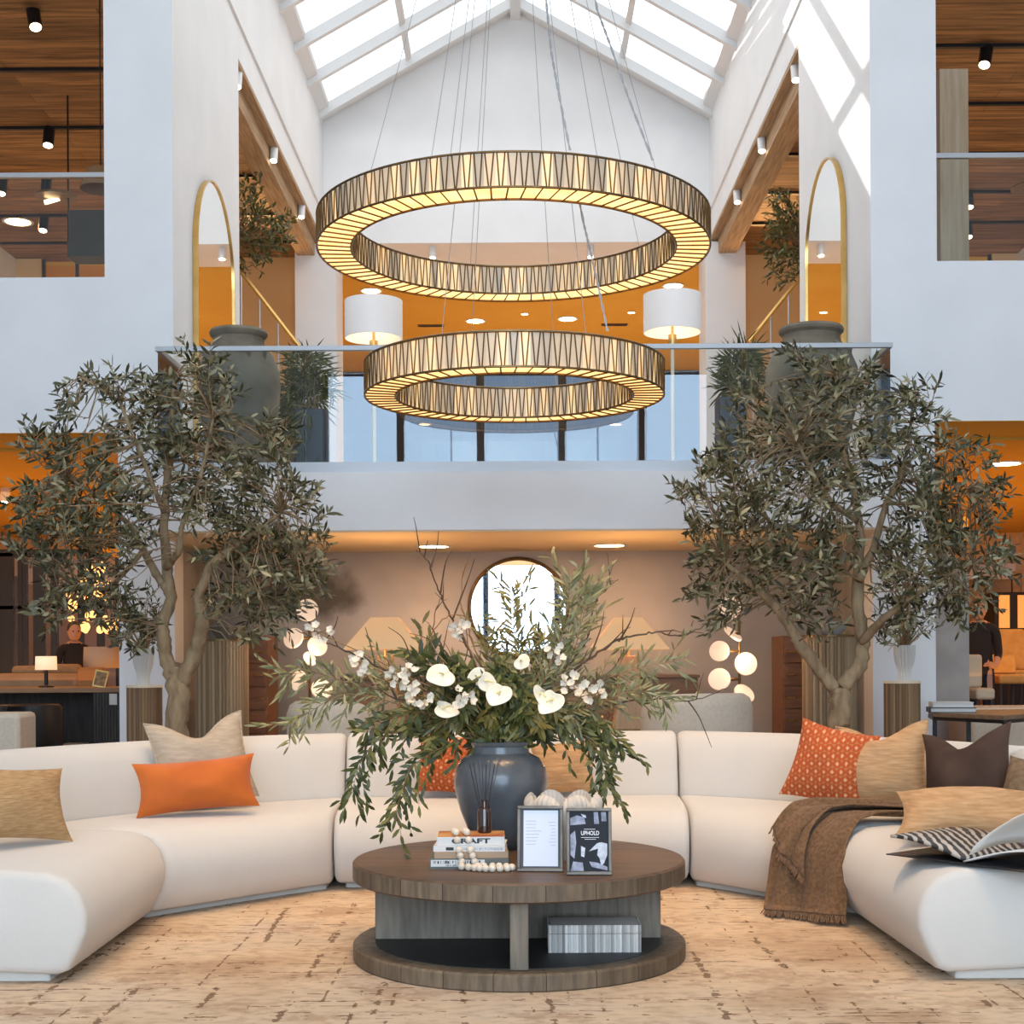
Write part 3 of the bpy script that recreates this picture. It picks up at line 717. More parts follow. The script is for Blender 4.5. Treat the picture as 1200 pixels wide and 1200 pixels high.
# ------------------------------------------------------------------ throw blanket
def throw():
    o = thing('throw_blanket', 'brown wool throw blanket draped over the right corner seat to the rug', 'blanket', (1.40, 6.75, .02))
    L0 = Vector(o.location)
    # centre line over the seat: from under the lumbar pillow forward, over the front edge and down to the rug
    path = [(1.95,6.72,.447),(1.78,6.70,.450),(1.60,6.74,.450),(1.46,6.76,.447),(1.37,6.74,.432),(1.30,6.69,.385),(1.265,6.655,.31),(1.25,6.63,.22),(1.24,6.61,.13),(1.225,6.58,.06),(1.20,6.545,.035)]
    path = [(x+.085, y-.10, z) for x, y, z in path]
    pts = [Vector(p) for p in path]
    def at(v):
        x = v*(len(pts)-1); i = min(int(x), len(pts)-2); return pts[i].lerp(pts[i+1], x-i)
    wd = Vector((.64,-.77,0)).normalized()     # across the cloth, along the front edge
    rg = random.Random(3)
    def nz(u, v): return (math.sin(u*9.1+v*3.7+.6)*.5+math.sin(u*4.3-v*5.1+2)*.6+math.sin(u*17.3+v*7.7)*.28)
    def sheet(u, v, wid0, wid1, lift, skew, cut):
        v = v*(1-cut*(1-u)) if cut > 0 else v*(1+cut*u)
        c = at(v); a = u-.5+skew*v
        down = max(0, (v-.42)/.58)
        wid = wid0+(wid1-wid0)*v
        fold = abs(nz(u*1.5+.35*down, v*.7))*.030 + .014*max(0, math.sin(u*14+v*5))
        p = c + wd*(a*wid + .02*math.sin(v*6+u*3))
        k = max(0, min(1, (v-.38)/.15))
        nrm = (Vector((0,0,1))*(1-k)+Vector((-.77,-.64,.12))*k).normalized()
        p = p + nrm*(.020+lift+fold*(.35+.65*min(1, v*1.8)))
        p.z = max(p.z, .028+lift*.4)
        return p - L0
    def fn(u, v): return sheet(u, v, .38, .43, 0, .05, -.10)
    def fn2(u, v): return sheet(u*.62, v*.86, .42, .40, .030, -.02, .42)
    m = M(); m.grid(fn, 90, 70)
    m.grid(fn2, 60, 60)
    for i in range(91):
      for g_ in (fn, fn2):
        u = i/90; p = g_(u, 1.0); q = p + Vector((rg.uniform(-.012,.012), rg.uniform(-.02,0), -.0)); q = q - Vector((.012,.016,0))
        q.z = max(q.z - .03, .004); m.tube([p, p.lerp(q,.5)+Vector((0,0,-.003)), q], .0022, 4)
    b = m.build('cloth', MT['throw'], o, angle=80, fix=False)
    md = b.modifiers.new('thick', 'SOLIDIFY'); md.thickness = .006
MT['throw'] = pm('brown_wool_throw', (.115,.060,.026), (.19,.105,.048), scale=60, stretch=(1,1,1), rough=1, bump=.5, bscale=200, sheen=.08)
throw()

# ------------------------------------------------------------------ open book on the right end seat
def openbook():
    o = thing('open_book', 'open hardback book with a patterned dark cover on the right end seat', 'book', (1.83, 5.40, .440))
    zz = 0
    rot = Matrix.Rotation(math.radians(-52), 4, 'Z') @ Matrix.Scale(1.22, 4)
    def pg(sg, lift, th):
        def fn(u, v):
            x = sg*u*.27; z = lift*math.sin(u*PI*.55) + .01
            return rot @ Vector((x, (v-.5)*.36, z))
        return fn
    for sg, lift, nm, mt in ((-1, .045, 'fanned_pages', MT['bookfan']), (1, .055, 'raised_page', MT['paper'])):
        m = M(); m.grid(pg(sg, lift, 0), 14, 4); b = m.build(nm, mt, o, angle=60, fix=False)
        s = b.modifiers.new('t', 'SOLIDIFY'); s.thickness = .012 if sg < 0 else .006
    m = M()
    m.grid(lambda u, v: rot @ Vector((.02+u*.16, (v-.5)*.36, .03+.13*u**.7+.02*math.sin(v*3))), 10, 6); b = m.build('turning_page', MT['paper'], o, angle=60, fix=False)
    b.modifiers.new('t', 'SOLIDIFY').thickness = .002
    m = M(); m.grid(lambda u, v: rot @ Vector((-.28+u*.56, (v-.5)*.38, .003)), 4, 2); b = m.build('cover', MT['black'], o, fix=False); b.modifiers.new('t', 'SOLIDIFY').thickness = .004
    m = M(); m.grid(lambda u, v: rot @ Vector((.17+u*.07, (-.02+v*.12), .10*math.sin((.17+u*.07)/.27*PI*.55)+.02)), 4, 2); b = m.build('printed_picture', pm('brown_print', (.12,.07,.045), rough=.6), o, fix=False); b.modifiers.new('t', 'SOLIDIFY').thickness = .001
MT['paper'] = pm('page_white', (.72,.69,.64), rough=.8)
def fanmat():
    m, t, b = nt('black_white_page_edges'); w = N(t, 'ShaderNodeTexWave', i_Scale=9, i_Distortion=5, i_Detail=2); t.links.new(coords(t), w.inputs['Vector'])
    t.links.new(ramp(t, w.outputs['Fac'], [(.45,(.02,.02,.022)), (.7,(.42,.38,.33))]), b.inputs['Base Color']); return m
MT['bookfan'] = fanmat()
openbook()
# ================================================================== rug and coffee table
def rugmat():
    m, t, b = nt('distressed_rug'); b.inputs['Roughness'].default_value = 1; b.inputs['Specular IOR Level'].default_value = .1
    v = coords(t); sx = N(t, 'ShaderNodeSeparateXYZ'); t.links.new(v, sx.inputs[0])
    def mm(op, a, c=None):
        q = N(t, 'ShaderNodeMath', operation=op)
        for i, s in enumerate((a, c)):
            if s is None: continue
            if isinstance(s, (int, float)): q.inputs[i].default_value = s
            else: t.links.new(s, q.inputs[i])
        return q.outputs[0]
    def noise(sc, st=(1,1,1), d=4):
        n = N(t, 'ShaderNodeTexNoise', i_Scale=sc, i_Detail=d); t.links.new(coords(t, st), n.inputs['Vector']); return n.outputs[0]
    base = ramp(t, noise(1.3, d=10), [(.3, (.42,.29,.185)), (.5, (.57,.44,.305)), (.7, (.52,.425,.33))])
    weave = ramp(t, noise(13, (1,1.8,1), 8), [(.33, (.74,.71,.68)), (.5, (1,1,1)), (.7, (1.12,1.1,1.08))])
    xw = N(t, 'ShaderNodeMixRGB', blend_type='MULTIPLY'); xw.inputs[0].default_value = .8; t.links.new(base, xw.inputs[1]); t.links.new(weave, xw.inputs[2])
    pat = ramp(t, mm('ADD', mm('MULTIPLY', noise(2.6, (1,1.4,1), 9), .75), mm('MULTIPLY', noise(30, d=2), .25)), [(.53, (0,0,0)), (.62, (.6,)*3)])
    x0 = N(t, 'ShaderNodeMixRGB'); t.links.new(pat, x0.inputs[0]); t.links.new(xw.outputs[0], x0.inputs[1]); x0.inputs[2].default_value = (.36,.235,.15,1)
    out = x0.outputs[0]
    warp = noise(1.2, d=2)
    for ax, oth, fq, w, th in ((0, 1, 3.3, .07, .535), (1, 0, 4.9, .06, .545), (0, 1, 8.1, .085, .56), (1, 0, 11.3, .10, .56)):
        c = mm('ADD', mm('MULTIPLY', sx.outputs[ax], fq), mm('MULTIPLY', warp, .35))
        fr = mm('ABSOLUTE', mm('SUBTRACT', mm('FRACT', c), .5))
        jag = mm('MULTIPLY', mm('SUBTRACT', noise(34, d=3), .5), .16)
        line = mm('LESS_THAN', mm('ADD', fr, jag), w*.5)
        cell = noise(1.0, (fq*1.2, 1.3, 1) if ax == 0 else (1.3, fq*1.2, 1), 2)
        gate = mm('GREATER_THAN', mm('ADD', mm('MULTIPLY', cell, .5), mm('MULTIPLY', noise(14, d=3), .5)), th)
        mask = mm('MULTIPLY', mm('MULTIPLY', line, gate), .72)
        x = N(t, 'ShaderNodeMixRGB'); t.links.new(mask, x.inputs[0]); t.links.new(out, x.inputs[1]); x.inputs[2].default_value = (.11,.055,.026,1)
        out = x.outputs[0]
    t.links.new(out, b.inputs['Base Color'])
    bp = N(t, 'ShaderNodeBump', i_Strength=.35, i_Distance=.006); t.links.new(noise(150, d=2), bp.inputs['Height']); t.links.new(bp.outputs[0], b.inputs['Normal'])
    return m
m = M(); m.box(-3.3, 3.3, 2.6, 9.0, 0, .013); o = m.build('area_rug', rugmat(), bevel=.004); tag(o, 'large distressed beige area rug with broken brown dashes under the sofa', 'rug')

MT['tabletop'] = planks('brown_oak_planks', (.125,.068,.036), (.095,.054,.03), row=.14, length=3, grain=(2,22,22), dark=.6, rough=.5, gap=(.05,.03,.02), mortar=.01)
def rimmat():
    m, t, b = nt('jointed_oak_rim'); b.inputs['Roughness'].default_value = .55; b.inputs['Specular IOR Level'].default_value = .3
    v = coords(t); sx = N(t, 'ShaderNodeSeparateXYZ'); t.links.new(v, sx.inputs[0])
    def mm(op, a, c=None):
        q = N(t, 'ShaderNodeMath', operation=op)
        for i, z in enumerate((a, c)):
            if z is None: continue
            if isinstance(z, (int, float)): q.inputs[i].default_value = z
            else: t.links.new(z, q.inputs[i])
        return q.outputs[0]
    an = mm('MULTIPLY', mm('ARCTAN2', sx.outputs[1], sx.outputs[0]), 22/(2*PI))
    wn = N(t, 'ShaderNodeTexWhiteNoise', noise_dimensions='1D'); t.links.new(mm('FLOOR', an), wn.inputs['W'])
    c = ramp(t, wn.outputs[0], [(0, (.105,.072,.044)), (1, (.20,.148,.095))])
    n = N(t, 'ShaderNodeTexNoise', i_Scale=6, i_Detail=5); t.links.new(coords(t, (7,7,1)), n.inputs['Vector'])
    g = ramp(t, n.outputs[0], [(.35, (.68,)*3), (.65, (1.15,)*3)])
    x = N(t, 'ShaderNodeMixRGB', blend_type='MULTIPLY'); x.inputs[0].default_value = 1; t.links.new(c, x.inputs[1]); t.links.new(g, x.inputs[2])
    j = mm('LESS_THAN', mm('FRACT', an), .018)
    y = N(t, 'ShaderNodeMixRGB'); t.links.new(j, y.inputs[0]); t.links.new(x.outputs[0], y.inputs[1]); y.inputs[2].default_value = (.04,.027,.018,1)
    t.links.new(y.outputs[0], b.inputs['Base Color']); return m
MT['rim'] = rimmat()
MT['greyoak'] = pm('grey_oak', (.125,.10,.07), (.22,.18,.13), scale=4, stretch=(9,9,1), rough=.6, bump=.1)
TX, TY, TR, TZ = P(608,1000,5.745).x, 5.745, .674, .406
T = thing('coffee_table', 'round two-tier brown oak coffee table on the rug', 'coffee table', (TX, TY, .013))
zt = TZ-.013
def disc(z0, z1, r=TR): return [(.0001,z0),(r-.006,z0),(r,z0+.006),(r,z1-.008),(r-.008,z1),(.0001,z1)]
m = M(); m.lathe(disc(zt-.074, zt), 96)
for k in range(len(m.f)): pass
m.m = [1 if (abs(sum(m.v[i][2] for i in f)/len(f)-(zt-.037)) < .03 and max(math.hypot(*m.v[i][:2]) for i in f) > TR-.007 and min(math.hypot(*m.v[i][:2]) for i in f) > TR-.0065) else 0 for f in m.f]
m.build('top', [MT['tabletop'], MT['rim']], T)
m = M(); m.lathe(disc(0, .066), 96)
m.build('lower_shelf', MT['rim'], T)
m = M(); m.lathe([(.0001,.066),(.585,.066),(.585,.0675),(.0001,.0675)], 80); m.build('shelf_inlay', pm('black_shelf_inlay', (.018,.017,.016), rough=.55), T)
m = M(); m.box(-.585, .575, -.028, .028, .0675, zt-.074); m.build('cross_panel', MT['greyoak'], T, bevel=.003)
m = M(); m.box(-.034, .034, -.615, -.028, .0675, zt-.074); m.build('front_panel', MT['greyoak'], T, bevel=.003)
m = M(); m.box(-.034, .034, .028, .6, .0675, zt-.074); m.build('rear_panel', MT['greyoak'], T, bevel=.003)
# ribbed box on the shelf
bz = .013+.0675
b = thing('ribbed_box', 'white and grey ribbed lidded box on the lower shelf of the coffee table', 'box', (P(697,1100,5.435).x, 5.525, bz))
MT['bone'] = leafmat('bone_ribs', (.26,.24,.22), (.62,.59,.54), (.84,.81,.75), rough=.5)
def ribbox(z0, z1, off):
    m = M(); w, d = .178, .088; nx = 34
    m.box(-w+.004, w-.004, -d+.004, d-.004, z0, z1)
    for i in range(nx):
        x = -w + (i+.5)*2*w/nx
        for y in (-d+.003, d-.003): m.tube([(x,y,z0),(x,y,z1)], w/nx*1.05, 6)
    for i in range(17):
        y = -d+(i+.5)*2*d/17
        for x in (-w+.003, w-.003): m.tube([(x,y,z0),(x,y,z1)], d/17*.98, 6)
    return m
ribbox(0, .072, 0).build('body', MT['bone'], b)
ribbox(.074, .106, .3).build('lid', MT['bone'], b)

# books
MT['spinewhite'] = pm('white_book_cloth', (.66,.64,.60), rough=.7)
MT['kraft'] = pm('kraft_book_cloth', (.40,.27,.17), rough=.8)
MT['inkblack'] = pm('black_ink', (.02,.02,.02), rough=.6)
MT['inkgrey'] = pm('grey_ink', (.30,.31,.36), rough=.6)
MT['inkwhite'] = pm('white_ink', (.85,.85,.85), rough=.6)
def text(body, size, mat, parent, loc, name='lettering', bold=1.0, width=None, rx=90):
    cu = bpy.data.curves.new('t', 'FONT'); cu.body = body; cu.size = size; cu.extrude = .0004; cu.align_x = 'CENTER'; cu.align_y = 'CENTER'; cu.offset = .0006*bold
    o = bpy.data.objects.new('t', cu); COL.objects.link(o)
    dg = bpy.context.evaluated_depsgraph_get(); me = bpy.data.meshes.new_from_object(o.evaluated_get(dg))
    bpy.data.objects.remove(o)
    if width:
        xs = [v.co.x for v in me.vertices]; k = width/max(1e-6, max(xs)-min(xs))
        for v in me.vertices: v.co.x *= k
    me.materials.clear(); me.materials.append(mat)
    r = bpy.data.objects.new(name, me); COL.objects.link(r); r.parent = parent; r.location = loc; r.rotation_euler = (math.radians(rx), 0, 0)
    return r
def book(label, c, w, d, h, rz, cover, pagem, top=None):
    """lying book, spine towards the viewer"""
    o = thing('book', label, 'book', c, math.radians(rz), 'books stacked on the coffee table')
    m = M(); t = .003
    m.box(-w/2,w/2,-d/2,d/2,0,t); m.box(-w/2,w/2,-d/2,d/2,h-t,h); m.box(-w/2,w/2,-d/2,-d/2+t,t,h-t); m.build('cover', cover, o)
    m = M(); m.box(-w/2+.004,w/2-.004,-d/2+t,d/2-.004,t,h-t); m.build('page_block', pagem, o)
    return o
SX = P(551,1000,5.55).x; z = TZ
b1 = book('lowest book of the coffee table stack with a dark and white lettered spine', (SX, 5.545, z), .305, .22, .040, 0, pm('grey_green_cloth', (.11,.12,.105), rough=.7), MT['paper'])
m = M(); m.box(-.148, .06, -.1112, -.1102, .010, .036); m.build('spine_panel', MT['spinewhite'], b1)
def marks(parent, x0, x1, y, z, h, mat, seed):
    # lettering too small to read in the photograph: a row of worn strokes
    rg = random.Random(seed); m = M(); x = x0
    while x < x1:
        w_ = rg.uniform(.25,.6)*h; m.box(x, x+.18*h, y-.0006, y+.0004, z-h/2, z+h/2)
        if rg.random() < .6: m.box(x, x+w_, y-.0006, y+.0004, z+h*rg.choice((-.5,-.08,.34)), z+h*rg.choice((-.08,.34,.5))+.0006)
        x += w_+h*rg.choice((.18,.2,.2,.6))
    m.build('spine_lettering', mat, parent, smooth=False)
marks(b1, -.138, .05, -.1114, .027, .011, MT['inkblack'], 1)
marks(b1, -.09, .03, -.1114, .0145, .006, MT['inkblack'], 2)
z += .0405
b2 = book('kraft brown book second from the bottom of the coffee table stack', (SX+.004, 5.548, z), .285, .21, .024, 2, MT['kraft'], MT['paper'])
z += .0245
b3 = book('thin white book with fine lettering second from the top of the stack', (SX+.003, 5.550, z), .278, .20, .022, -2, MT['spinewhite'], MT['paper'])
marks(b3, -.02, .13, -.1003, .011, .008, MT['inkgrey'], 3)
m = M(); m.box(-.09, -.06, -.1012, -.1002, .005, .017); m.build('spine_mark', MT['inkblack'], b3)
z += .0225
b4 = book('top book of the stack with an orange cover and CRAFT on its spine', (SX+.004, 5.558, z), .262, .19, .033, 1, MT['spinewhite'], MT['paper'])
text('CRAFT', .026, MT['inkblack'], b4, (.0, -.0957, .0165), 'spine_lettering', 1.5, .15)
m = M(); m.box(-.130, .130, -.094, .094, .0331, .0338); m.build('cover_print', pm('orange_cover_print', (.58,.32,.10), (.30,.07,.02), scale=7, rough=.6), b4)
ztop = z+.034

# reed diffuser on the stack
p = P(568, 975, 5.60)
d = thing('reed_diffuser', 'dark amber glass reed diffuser with black sticks on the book stack', 'reed diffuser', (p.x, 5.585, ztop))
m = M(); m.lathe([(.0001,0),(.025,0),(.028,.004),(.028,.085),(.024,.098),(.014,.104),(.013,.125),(.016,.126),(.016,.130),(.010,.130),(.010,.10)], 28); m.build('bottle', pm('amber_glass', (.035,.012,.006), rough=.08, coat=.5), d)
m = M()
rg = random.Random(4)
for i in range(8):
    a = (i-3.5)/3.5; m.tube([(a*.006, rg.uniform(-.005,.005), .03), (a*.058, rg.uniform(-.03,.03), .285+rg.uniform(-.02,.01))], .0019, 5)
m.build('reeds', MT['black'], d)
# bead garland
g = thing('bead_garland', 'string of pale round wooden beads looped over the books onto the table', 'bead garland', (P(560,1010,5.40).x, 5.40, TZ))
G0 = Vector(g.location); r = .0142
MT['bead'] = pm('pale_wood_bead', (.62,.52,.40), (.72,.63,.50), scale=20, rough=.55)
front = 5.545-.11-r
seq = []
zb1, zb2, zb3 = TZ+.0405, TZ+.065, TZ+.0875
# two strands over the front of the stack
for px0, px1, o1 in ((533, 541, 0), (545, 556, 1)):
    for y, ya, zz in ((0, 5.52, ztop+r), (1, 5.485, ztop+r), (2, 5.458, ztop-.012), (3, front+.008, zb3-.016+.002), (4, front+.003, zb2-.012), (5, front, zb1-.010)):
        px = px0+(px1-px0)*y/5
        seq.append((P(px, 990, ya).x, ya, zz))
loop = []
x0 = P(545,1010,5.4).x
tb = [(541,1011,5.405),(549,1015.5,5.39),(556,1018,5.375),(562,1019,5.365),(569,1020.5,5.355),(577,1021,5.352),(586,1020.5,5.352),(594.5,1020,5.358),(600,1017,5.38),(593.5,1014,5.40),(585,1013,5.408),(577,1013,5.41),(567.5,1013,5.41),(559.5,1010,5.412)]
for px, py, Y in tb: loop.append((P(px, py, Y).x, Y, TZ+r))
for i, q in enumerate(seq+loop):
    m = M(); m.sphere(Vector(q)-G0, r, 14, 10); m.build('bead', MT['bead'], g, angle=0)
m = M()
for i, q in enumerate((seq[0], seq[6])):
    c = Vector(q)-G0
    for k in range(14):
        a = k*2.4; m.tube([c+Vector((0,.012,.0)), c+Vector((math.cos(a)*.012,.03,.004)), c+Vector((math.cos(a)*.016,.06,-.006+.008*math.sin(a)))], .0012, 4)
m.build('tassel', MT['flax'], g)

# picture frames
MT['frame'] = pm('antique_silver_frame', (.12,.105,.085), (.20,.175,.145), scale=10, rough=.5, metal=.4)
def frame(label, px, D, w, h, rz, lean):
    o = thing('photo_frame', label, 'photo frame', (P(px, 1020, D).x, D, TZ), math.radians(rz))
    mt = Matrix.Rotation(-math.radians(lean), 4, 'X')
    m = M(); b = .013
    for a in ((-w/2,w/2,0,b),(-w/2,w/2,h-b,h),(-w/2,-w/2+b,b,h-b),(w/2-b,w/2,b,h-b)): m.box(a[0],a[1],-.012,.008,a[2],a[3],mt=mt)
    m.build('frame', MT['frame'], o, bevel=.0025)
    m = M(); m.box(-w/2+.004,w/2-.004,.008,.012,.004,h-.004,mt=mt); m.box(-.02,.02,-.003,.003,.0,h*.7, mt=Matrix.Translation((0,.09,.002)) @ Matrix.Rotation(math.radians(12), 4, 'X')); m.build('back_stand', MT['black'], o)
    return o, mt
f1, mt = frame('frame holding a white printed sheet, left of the two on the coffee table', 633, 5.36, .176, .25, -4, 9)
m = M(); m.box(-.075,.075,.0,.004,.013,.237,mt=mt); m.build('mat_border', pm('dark_grey_mat', (.09,.09,.10), rough=.7), f1)
m = M(); m.box(-.064,.068,-.002,.001,.020,.232,mt=mt); rg = random.Random(8)
for i in range(8):
    z = .19-.0125*i; L = rg.uniform(.035,.06); m.box(-.055,-.055+L,-.0026,-.001,z,z+.0022,mi=1,mt=mt)
    L = rg.uniform(.012,.028); m.box(.058-L,.058,-.0026,-.001,z-.004,z-.002,mi=1,mt=mt)
m.build('printed_sheet', [pm('paper_white', (.74,.76,.82), rough=.6), pm('pale_ink', (.46,.48,.55), rough=.6)], f1, smooth=False)
f2, mt = frame('frame holding a black and white photograph, right of the two on the coffee table', 690.5, 5.27, .170, .25, -2, 8)
m = M(); m.box(-.072,.072,.0,.004,.013,.237,mt=mt)
def patch(polys, mi):
    for poly in polys: m.prism([mt @ Vector((x, .0004, z)) for x, z in poly], mt.to_3x3() @ Vector((0,-.0014,0)), mi)
patch([[(-.07,.185),(-.012,.19),(-.018,.215),(-.045,.222),(-.07,.212)], [(.02,.19),(.038,.19),(.034,.234),(.018,.234)], [(.048,.2),(.066,.2),(.064,.234),(.046,.234)], [(-.07,.15),(-.052,.165),(-.048,.12),(-.055,.06),(-.07,.075)], [(-.07,.015),(-.02,.015),(-.024,.046),(-.06,.05)], [(.01,.03),(.068,.017),(.068,.03),(.03,.046),(.0,.05)]], 1)
patch([[(.0,.088),(.03,.118),(.045,.122),(.068,.116),(.068,.075),(.056,.045),(.045,.03),(.04,.06),(.03,.075),(.034,.098)], [(-.03,.07),(-.018,.066),(-.014,.10),(-.03,.108)], [(-.03,.228),(-.022,.216),(-.01,.212),(-.012,.222)]], 2)
m.box(-.018,.024,-.0018,.001,.1695,.1712,mi=3,mt=mt); m.box(-.03,.038,-.0018,.001,.1385,.1402,mi=3,mt=mt); m.box(-.016,.026,-.0018,.001,.132,.1335,mi=3,mt=mt)
m.build('photo_print', [pm('black_photo', (.012,.012,.016), rough=.5, spec=.2), pm('grey_photo', (.30,.29,.36), (.12,.12,.15), scale=40, rough=.35), pm('light_photo', (.55,.55,.58), (.36,.36,.40), scale=40, rough=.35), MT['inkwhite']], f2, smooth=False)
def tx(body, size, z, width):
    t_ = text(body, size, MT['inkwhite'], f2, mt @ Vector((.004, -.0022, z)), 'lettering', .5, width, rx=90-(-8)*-1)
    t_.rotation_euler = (math.radians(90-8), 0, 0)
tx('UPHOLD', .022, .155, .068)

# pleated bowl
pb = thing('pleated_bowl', 'cream pleated ceramic bowl with a scalloped rim behind the frames', 'bowl', (P(660,930,5.75).x, 5.745, TZ))
m = M(); n = 264; lob = 6; vs = []; NZ = 18
def bowl_pt(a, q):
    """q 0..1 up the outside, 1..1.5 over the rounded lip and down inside"""
    lb = abs(math.cos(a*lob/2+.35))**.6
    H_ = .215+.05*lb
    if q <= 1:
        r = .098+.052*math.sin(min(1, q*1.1)*PI*.55); r *= 1+.08*lb*q**1.5
        z = H_*(math.sin(q*PI/2)*.25+q*.75)
        if q > .8: r -= .028*((q-.8)/.2)**2
    else:
        k = (q-1)/.5; r = (.098+.052)*(1+.08*lb)-.028-.028*k; z = H_-.10*k
    r *= 1+.022*math.cos(a*44)*(1 if q < 1.1 else .3)
    return (r*math.cos(a), r*math.sin(a), z)
QS = [i/NZ for i in range(NZ+1)]+[1.06,1.15,1.3,1.5]
for q in QS:
    for i in range(n): vs.append(bowl_pt(2*PI*i/n, q))
L_ = len(QS)
fs = [(j*n+i, j*n+(i+1)%n, (j+1)*n+(i+1)%n, (j+1)*n+i) for j in range(L_-1) for i in range(n)]
fs.append(tuple(range(n-1,-1,-1))); fs.append(tuple((L_-1)*n+i for i in range(n)))
m.add(vs, fs); m.build('vessel', pm('cream_ceramic', (.50,.44,.36), (.58,.52,.44), scale=9, rough=.6), pb, angle=60)

# dark vase
VXX, VYY, VZ = P(587,930,6.06).x, 6.06, TZ
vase = thing('glazed_vase', 'large dark grey glazed vase holding the branches on the coffee table', 'vase', (VXX, VYY, VZ))
m = M(); m.lathe([(.0001,0),(.105,0),(.112,.006),(.135,.06),(.175,.16),(.199,.25),(.202,.295),(.192,.345),(.165,.385),(.135,.40),(.123,.408),(.120,.435),(.128,.445),(.130,.455),(.122,.458),(.112,.45),(.112,.40),(.15,.36)], 56)
m.build('vase_body', pm('blue_black_glaze', (.075,.083,.092), (.13,.137,.14), scale=5, rough=.27, coat=.2, spec=.4, bump=.08, bscale=10), vase)
m = M(); m.lathe([(.0001,.41),(.1115,.41)], 32); m.build('soil', pm('moss', (.03,.035,.015), rough=1), vase)
# ================================================================== olive trees
MT['bark'] = pm('olive_bark', (.22,.145,.075), (.38,.265,.145), scale=9, stretch=(2,2,.6), rough=.9, bump=.6, bscale=22)
MT['olive'] = leafmat('olive_leaf', (.022,.023,.009), (.105,.10,.040), (.38,.345,.205))
MT['olive2'] = leafmat('olive_leaf_pale', (.09,.09,.03), (.20,.19,.075), (.34,.31,.15))
MT['darkleaf'] = leafmat('dark_green_leaf', (.028,.036,.008), (.075,.085,.020), (.17,.165,.045))
MT['golden'] = leafmat('golden_green_leaf', (.07,.06,.012), (.17,.14,.03), (.32,.25,.07))
def olive_tree(name, label, D, stems, blobs, seed, nscale=1.0, L=.09):
    rg = random.Random(seed)
    base = P(stems[0][0][0], stems[0][0][1], D); base.z = 0.0
    o = thing(name, label, 'tree', base)
    sk = []; m = M()
    for st in stems:
        pts = []
        for (px, py, r, dy) in st: q = P(px, py, D+dy); pts.append((q, r))
        if st is stems[0]: pts = [(Vector((base.x, base.y, .02)), st[0][2]*1.25)] + pts
        fp, fr = [], []
        for i in range(len(pts)-1):
            for k in range(6):
                t = k/6; q = pts[i][0].lerp(pts[i+1][0], t); rr = pts[i][1]*(1-t)+pts[i+1][1]*t
                q = q + Vector((rg.uniform(-1,1), rg.uniform(-1,1), 0))*rr*.18
                fp.append(q-base); fr.append(rr*rg.uniform(.92,1.1))
        fp.append(pts[-1][0]-base); fr.append(pts[-1][1])
        m.tube(fp, fr, 9); sk += [(f, r) for f, r in zip(fp, fr)]
    m.build('trunk', MT['bark'], o, angle=0)
    lf = M(); tw = M(); up = Vector((0,0,1))
    for (px, py, pr) in blobs:
        for _ in range(max(2, int(pr*pr/95*nscale))):
            a = rg.uniform(0, 2*PI); q = math.sqrt(rg.random())*pr; dd = rg.gauss(0, .42)
            c = P(px+q*math.cos(a), py+q*math.sin(a), D+dd) - base
            # nearest skeleton point gives the outward direction
            near = min(sk, key=lambda s: (s[0]-c).length_squared + s[1]*2)[0]
            out = (c-near); dist = out.length
            out = (out.normalized() if dist > 1e-4 else up) + Vector((rg.uniform(-.7,.7), rg.uniform(-.7,.7), rg.uniform(-.2,.9)))
            out.normalize()
            ln = rg.uniform(.16,.30); p0 = c - out*ln*.5; p2 = c + out*ln*.5 + Vector((0,0,-.03))
            p1 = c + Vector((0,0,.015))
            tw.tube([p0, p1, p2], [.0035,.0025,.0015], 4, cap=False)
            tw.tube([near, near.lerp(p0,.5)+Vector((rg.uniform(-.03,.03),rg.uniform(-.03,.03),.04)), p0], [.006,.0045,.0035], 4, cap=False)
            nl = rg.randint(10, 15)
            for k in range(nl):
                t = .08+.92*k/(nl-1)
                pp = p0.lerp(p1, t*2) if t < .5 else p1.lerp(p2, t*2-1)
                dirn = (p2-p0).normalized()
                sd = dirn.orthogonal().normalized(); sd.rotate(Matrix.Rotation(k*PI/2+rg.uniform(-.6,.6), 3, dirn))
                dv = (dirn*rg.uniform(.5,1.0) + sd*rg.uniform(.5,1.0))
                lf.leaf(pp, dv, Vector((rg.uniform(-1,1), rg.uniform(-1,1), rg.uniform(-.3,1))).normalized(), L*rg.uniform(.65,1.15), L*.24*rg.uniform(.8,1.2), rg.uniform(0,.25))
    tw.build('twigs', MT['bark'], o, angle=0, fix=False)
    lf.build('foliage', MT['olive'], o, smooth=False, fix=False)
    return o
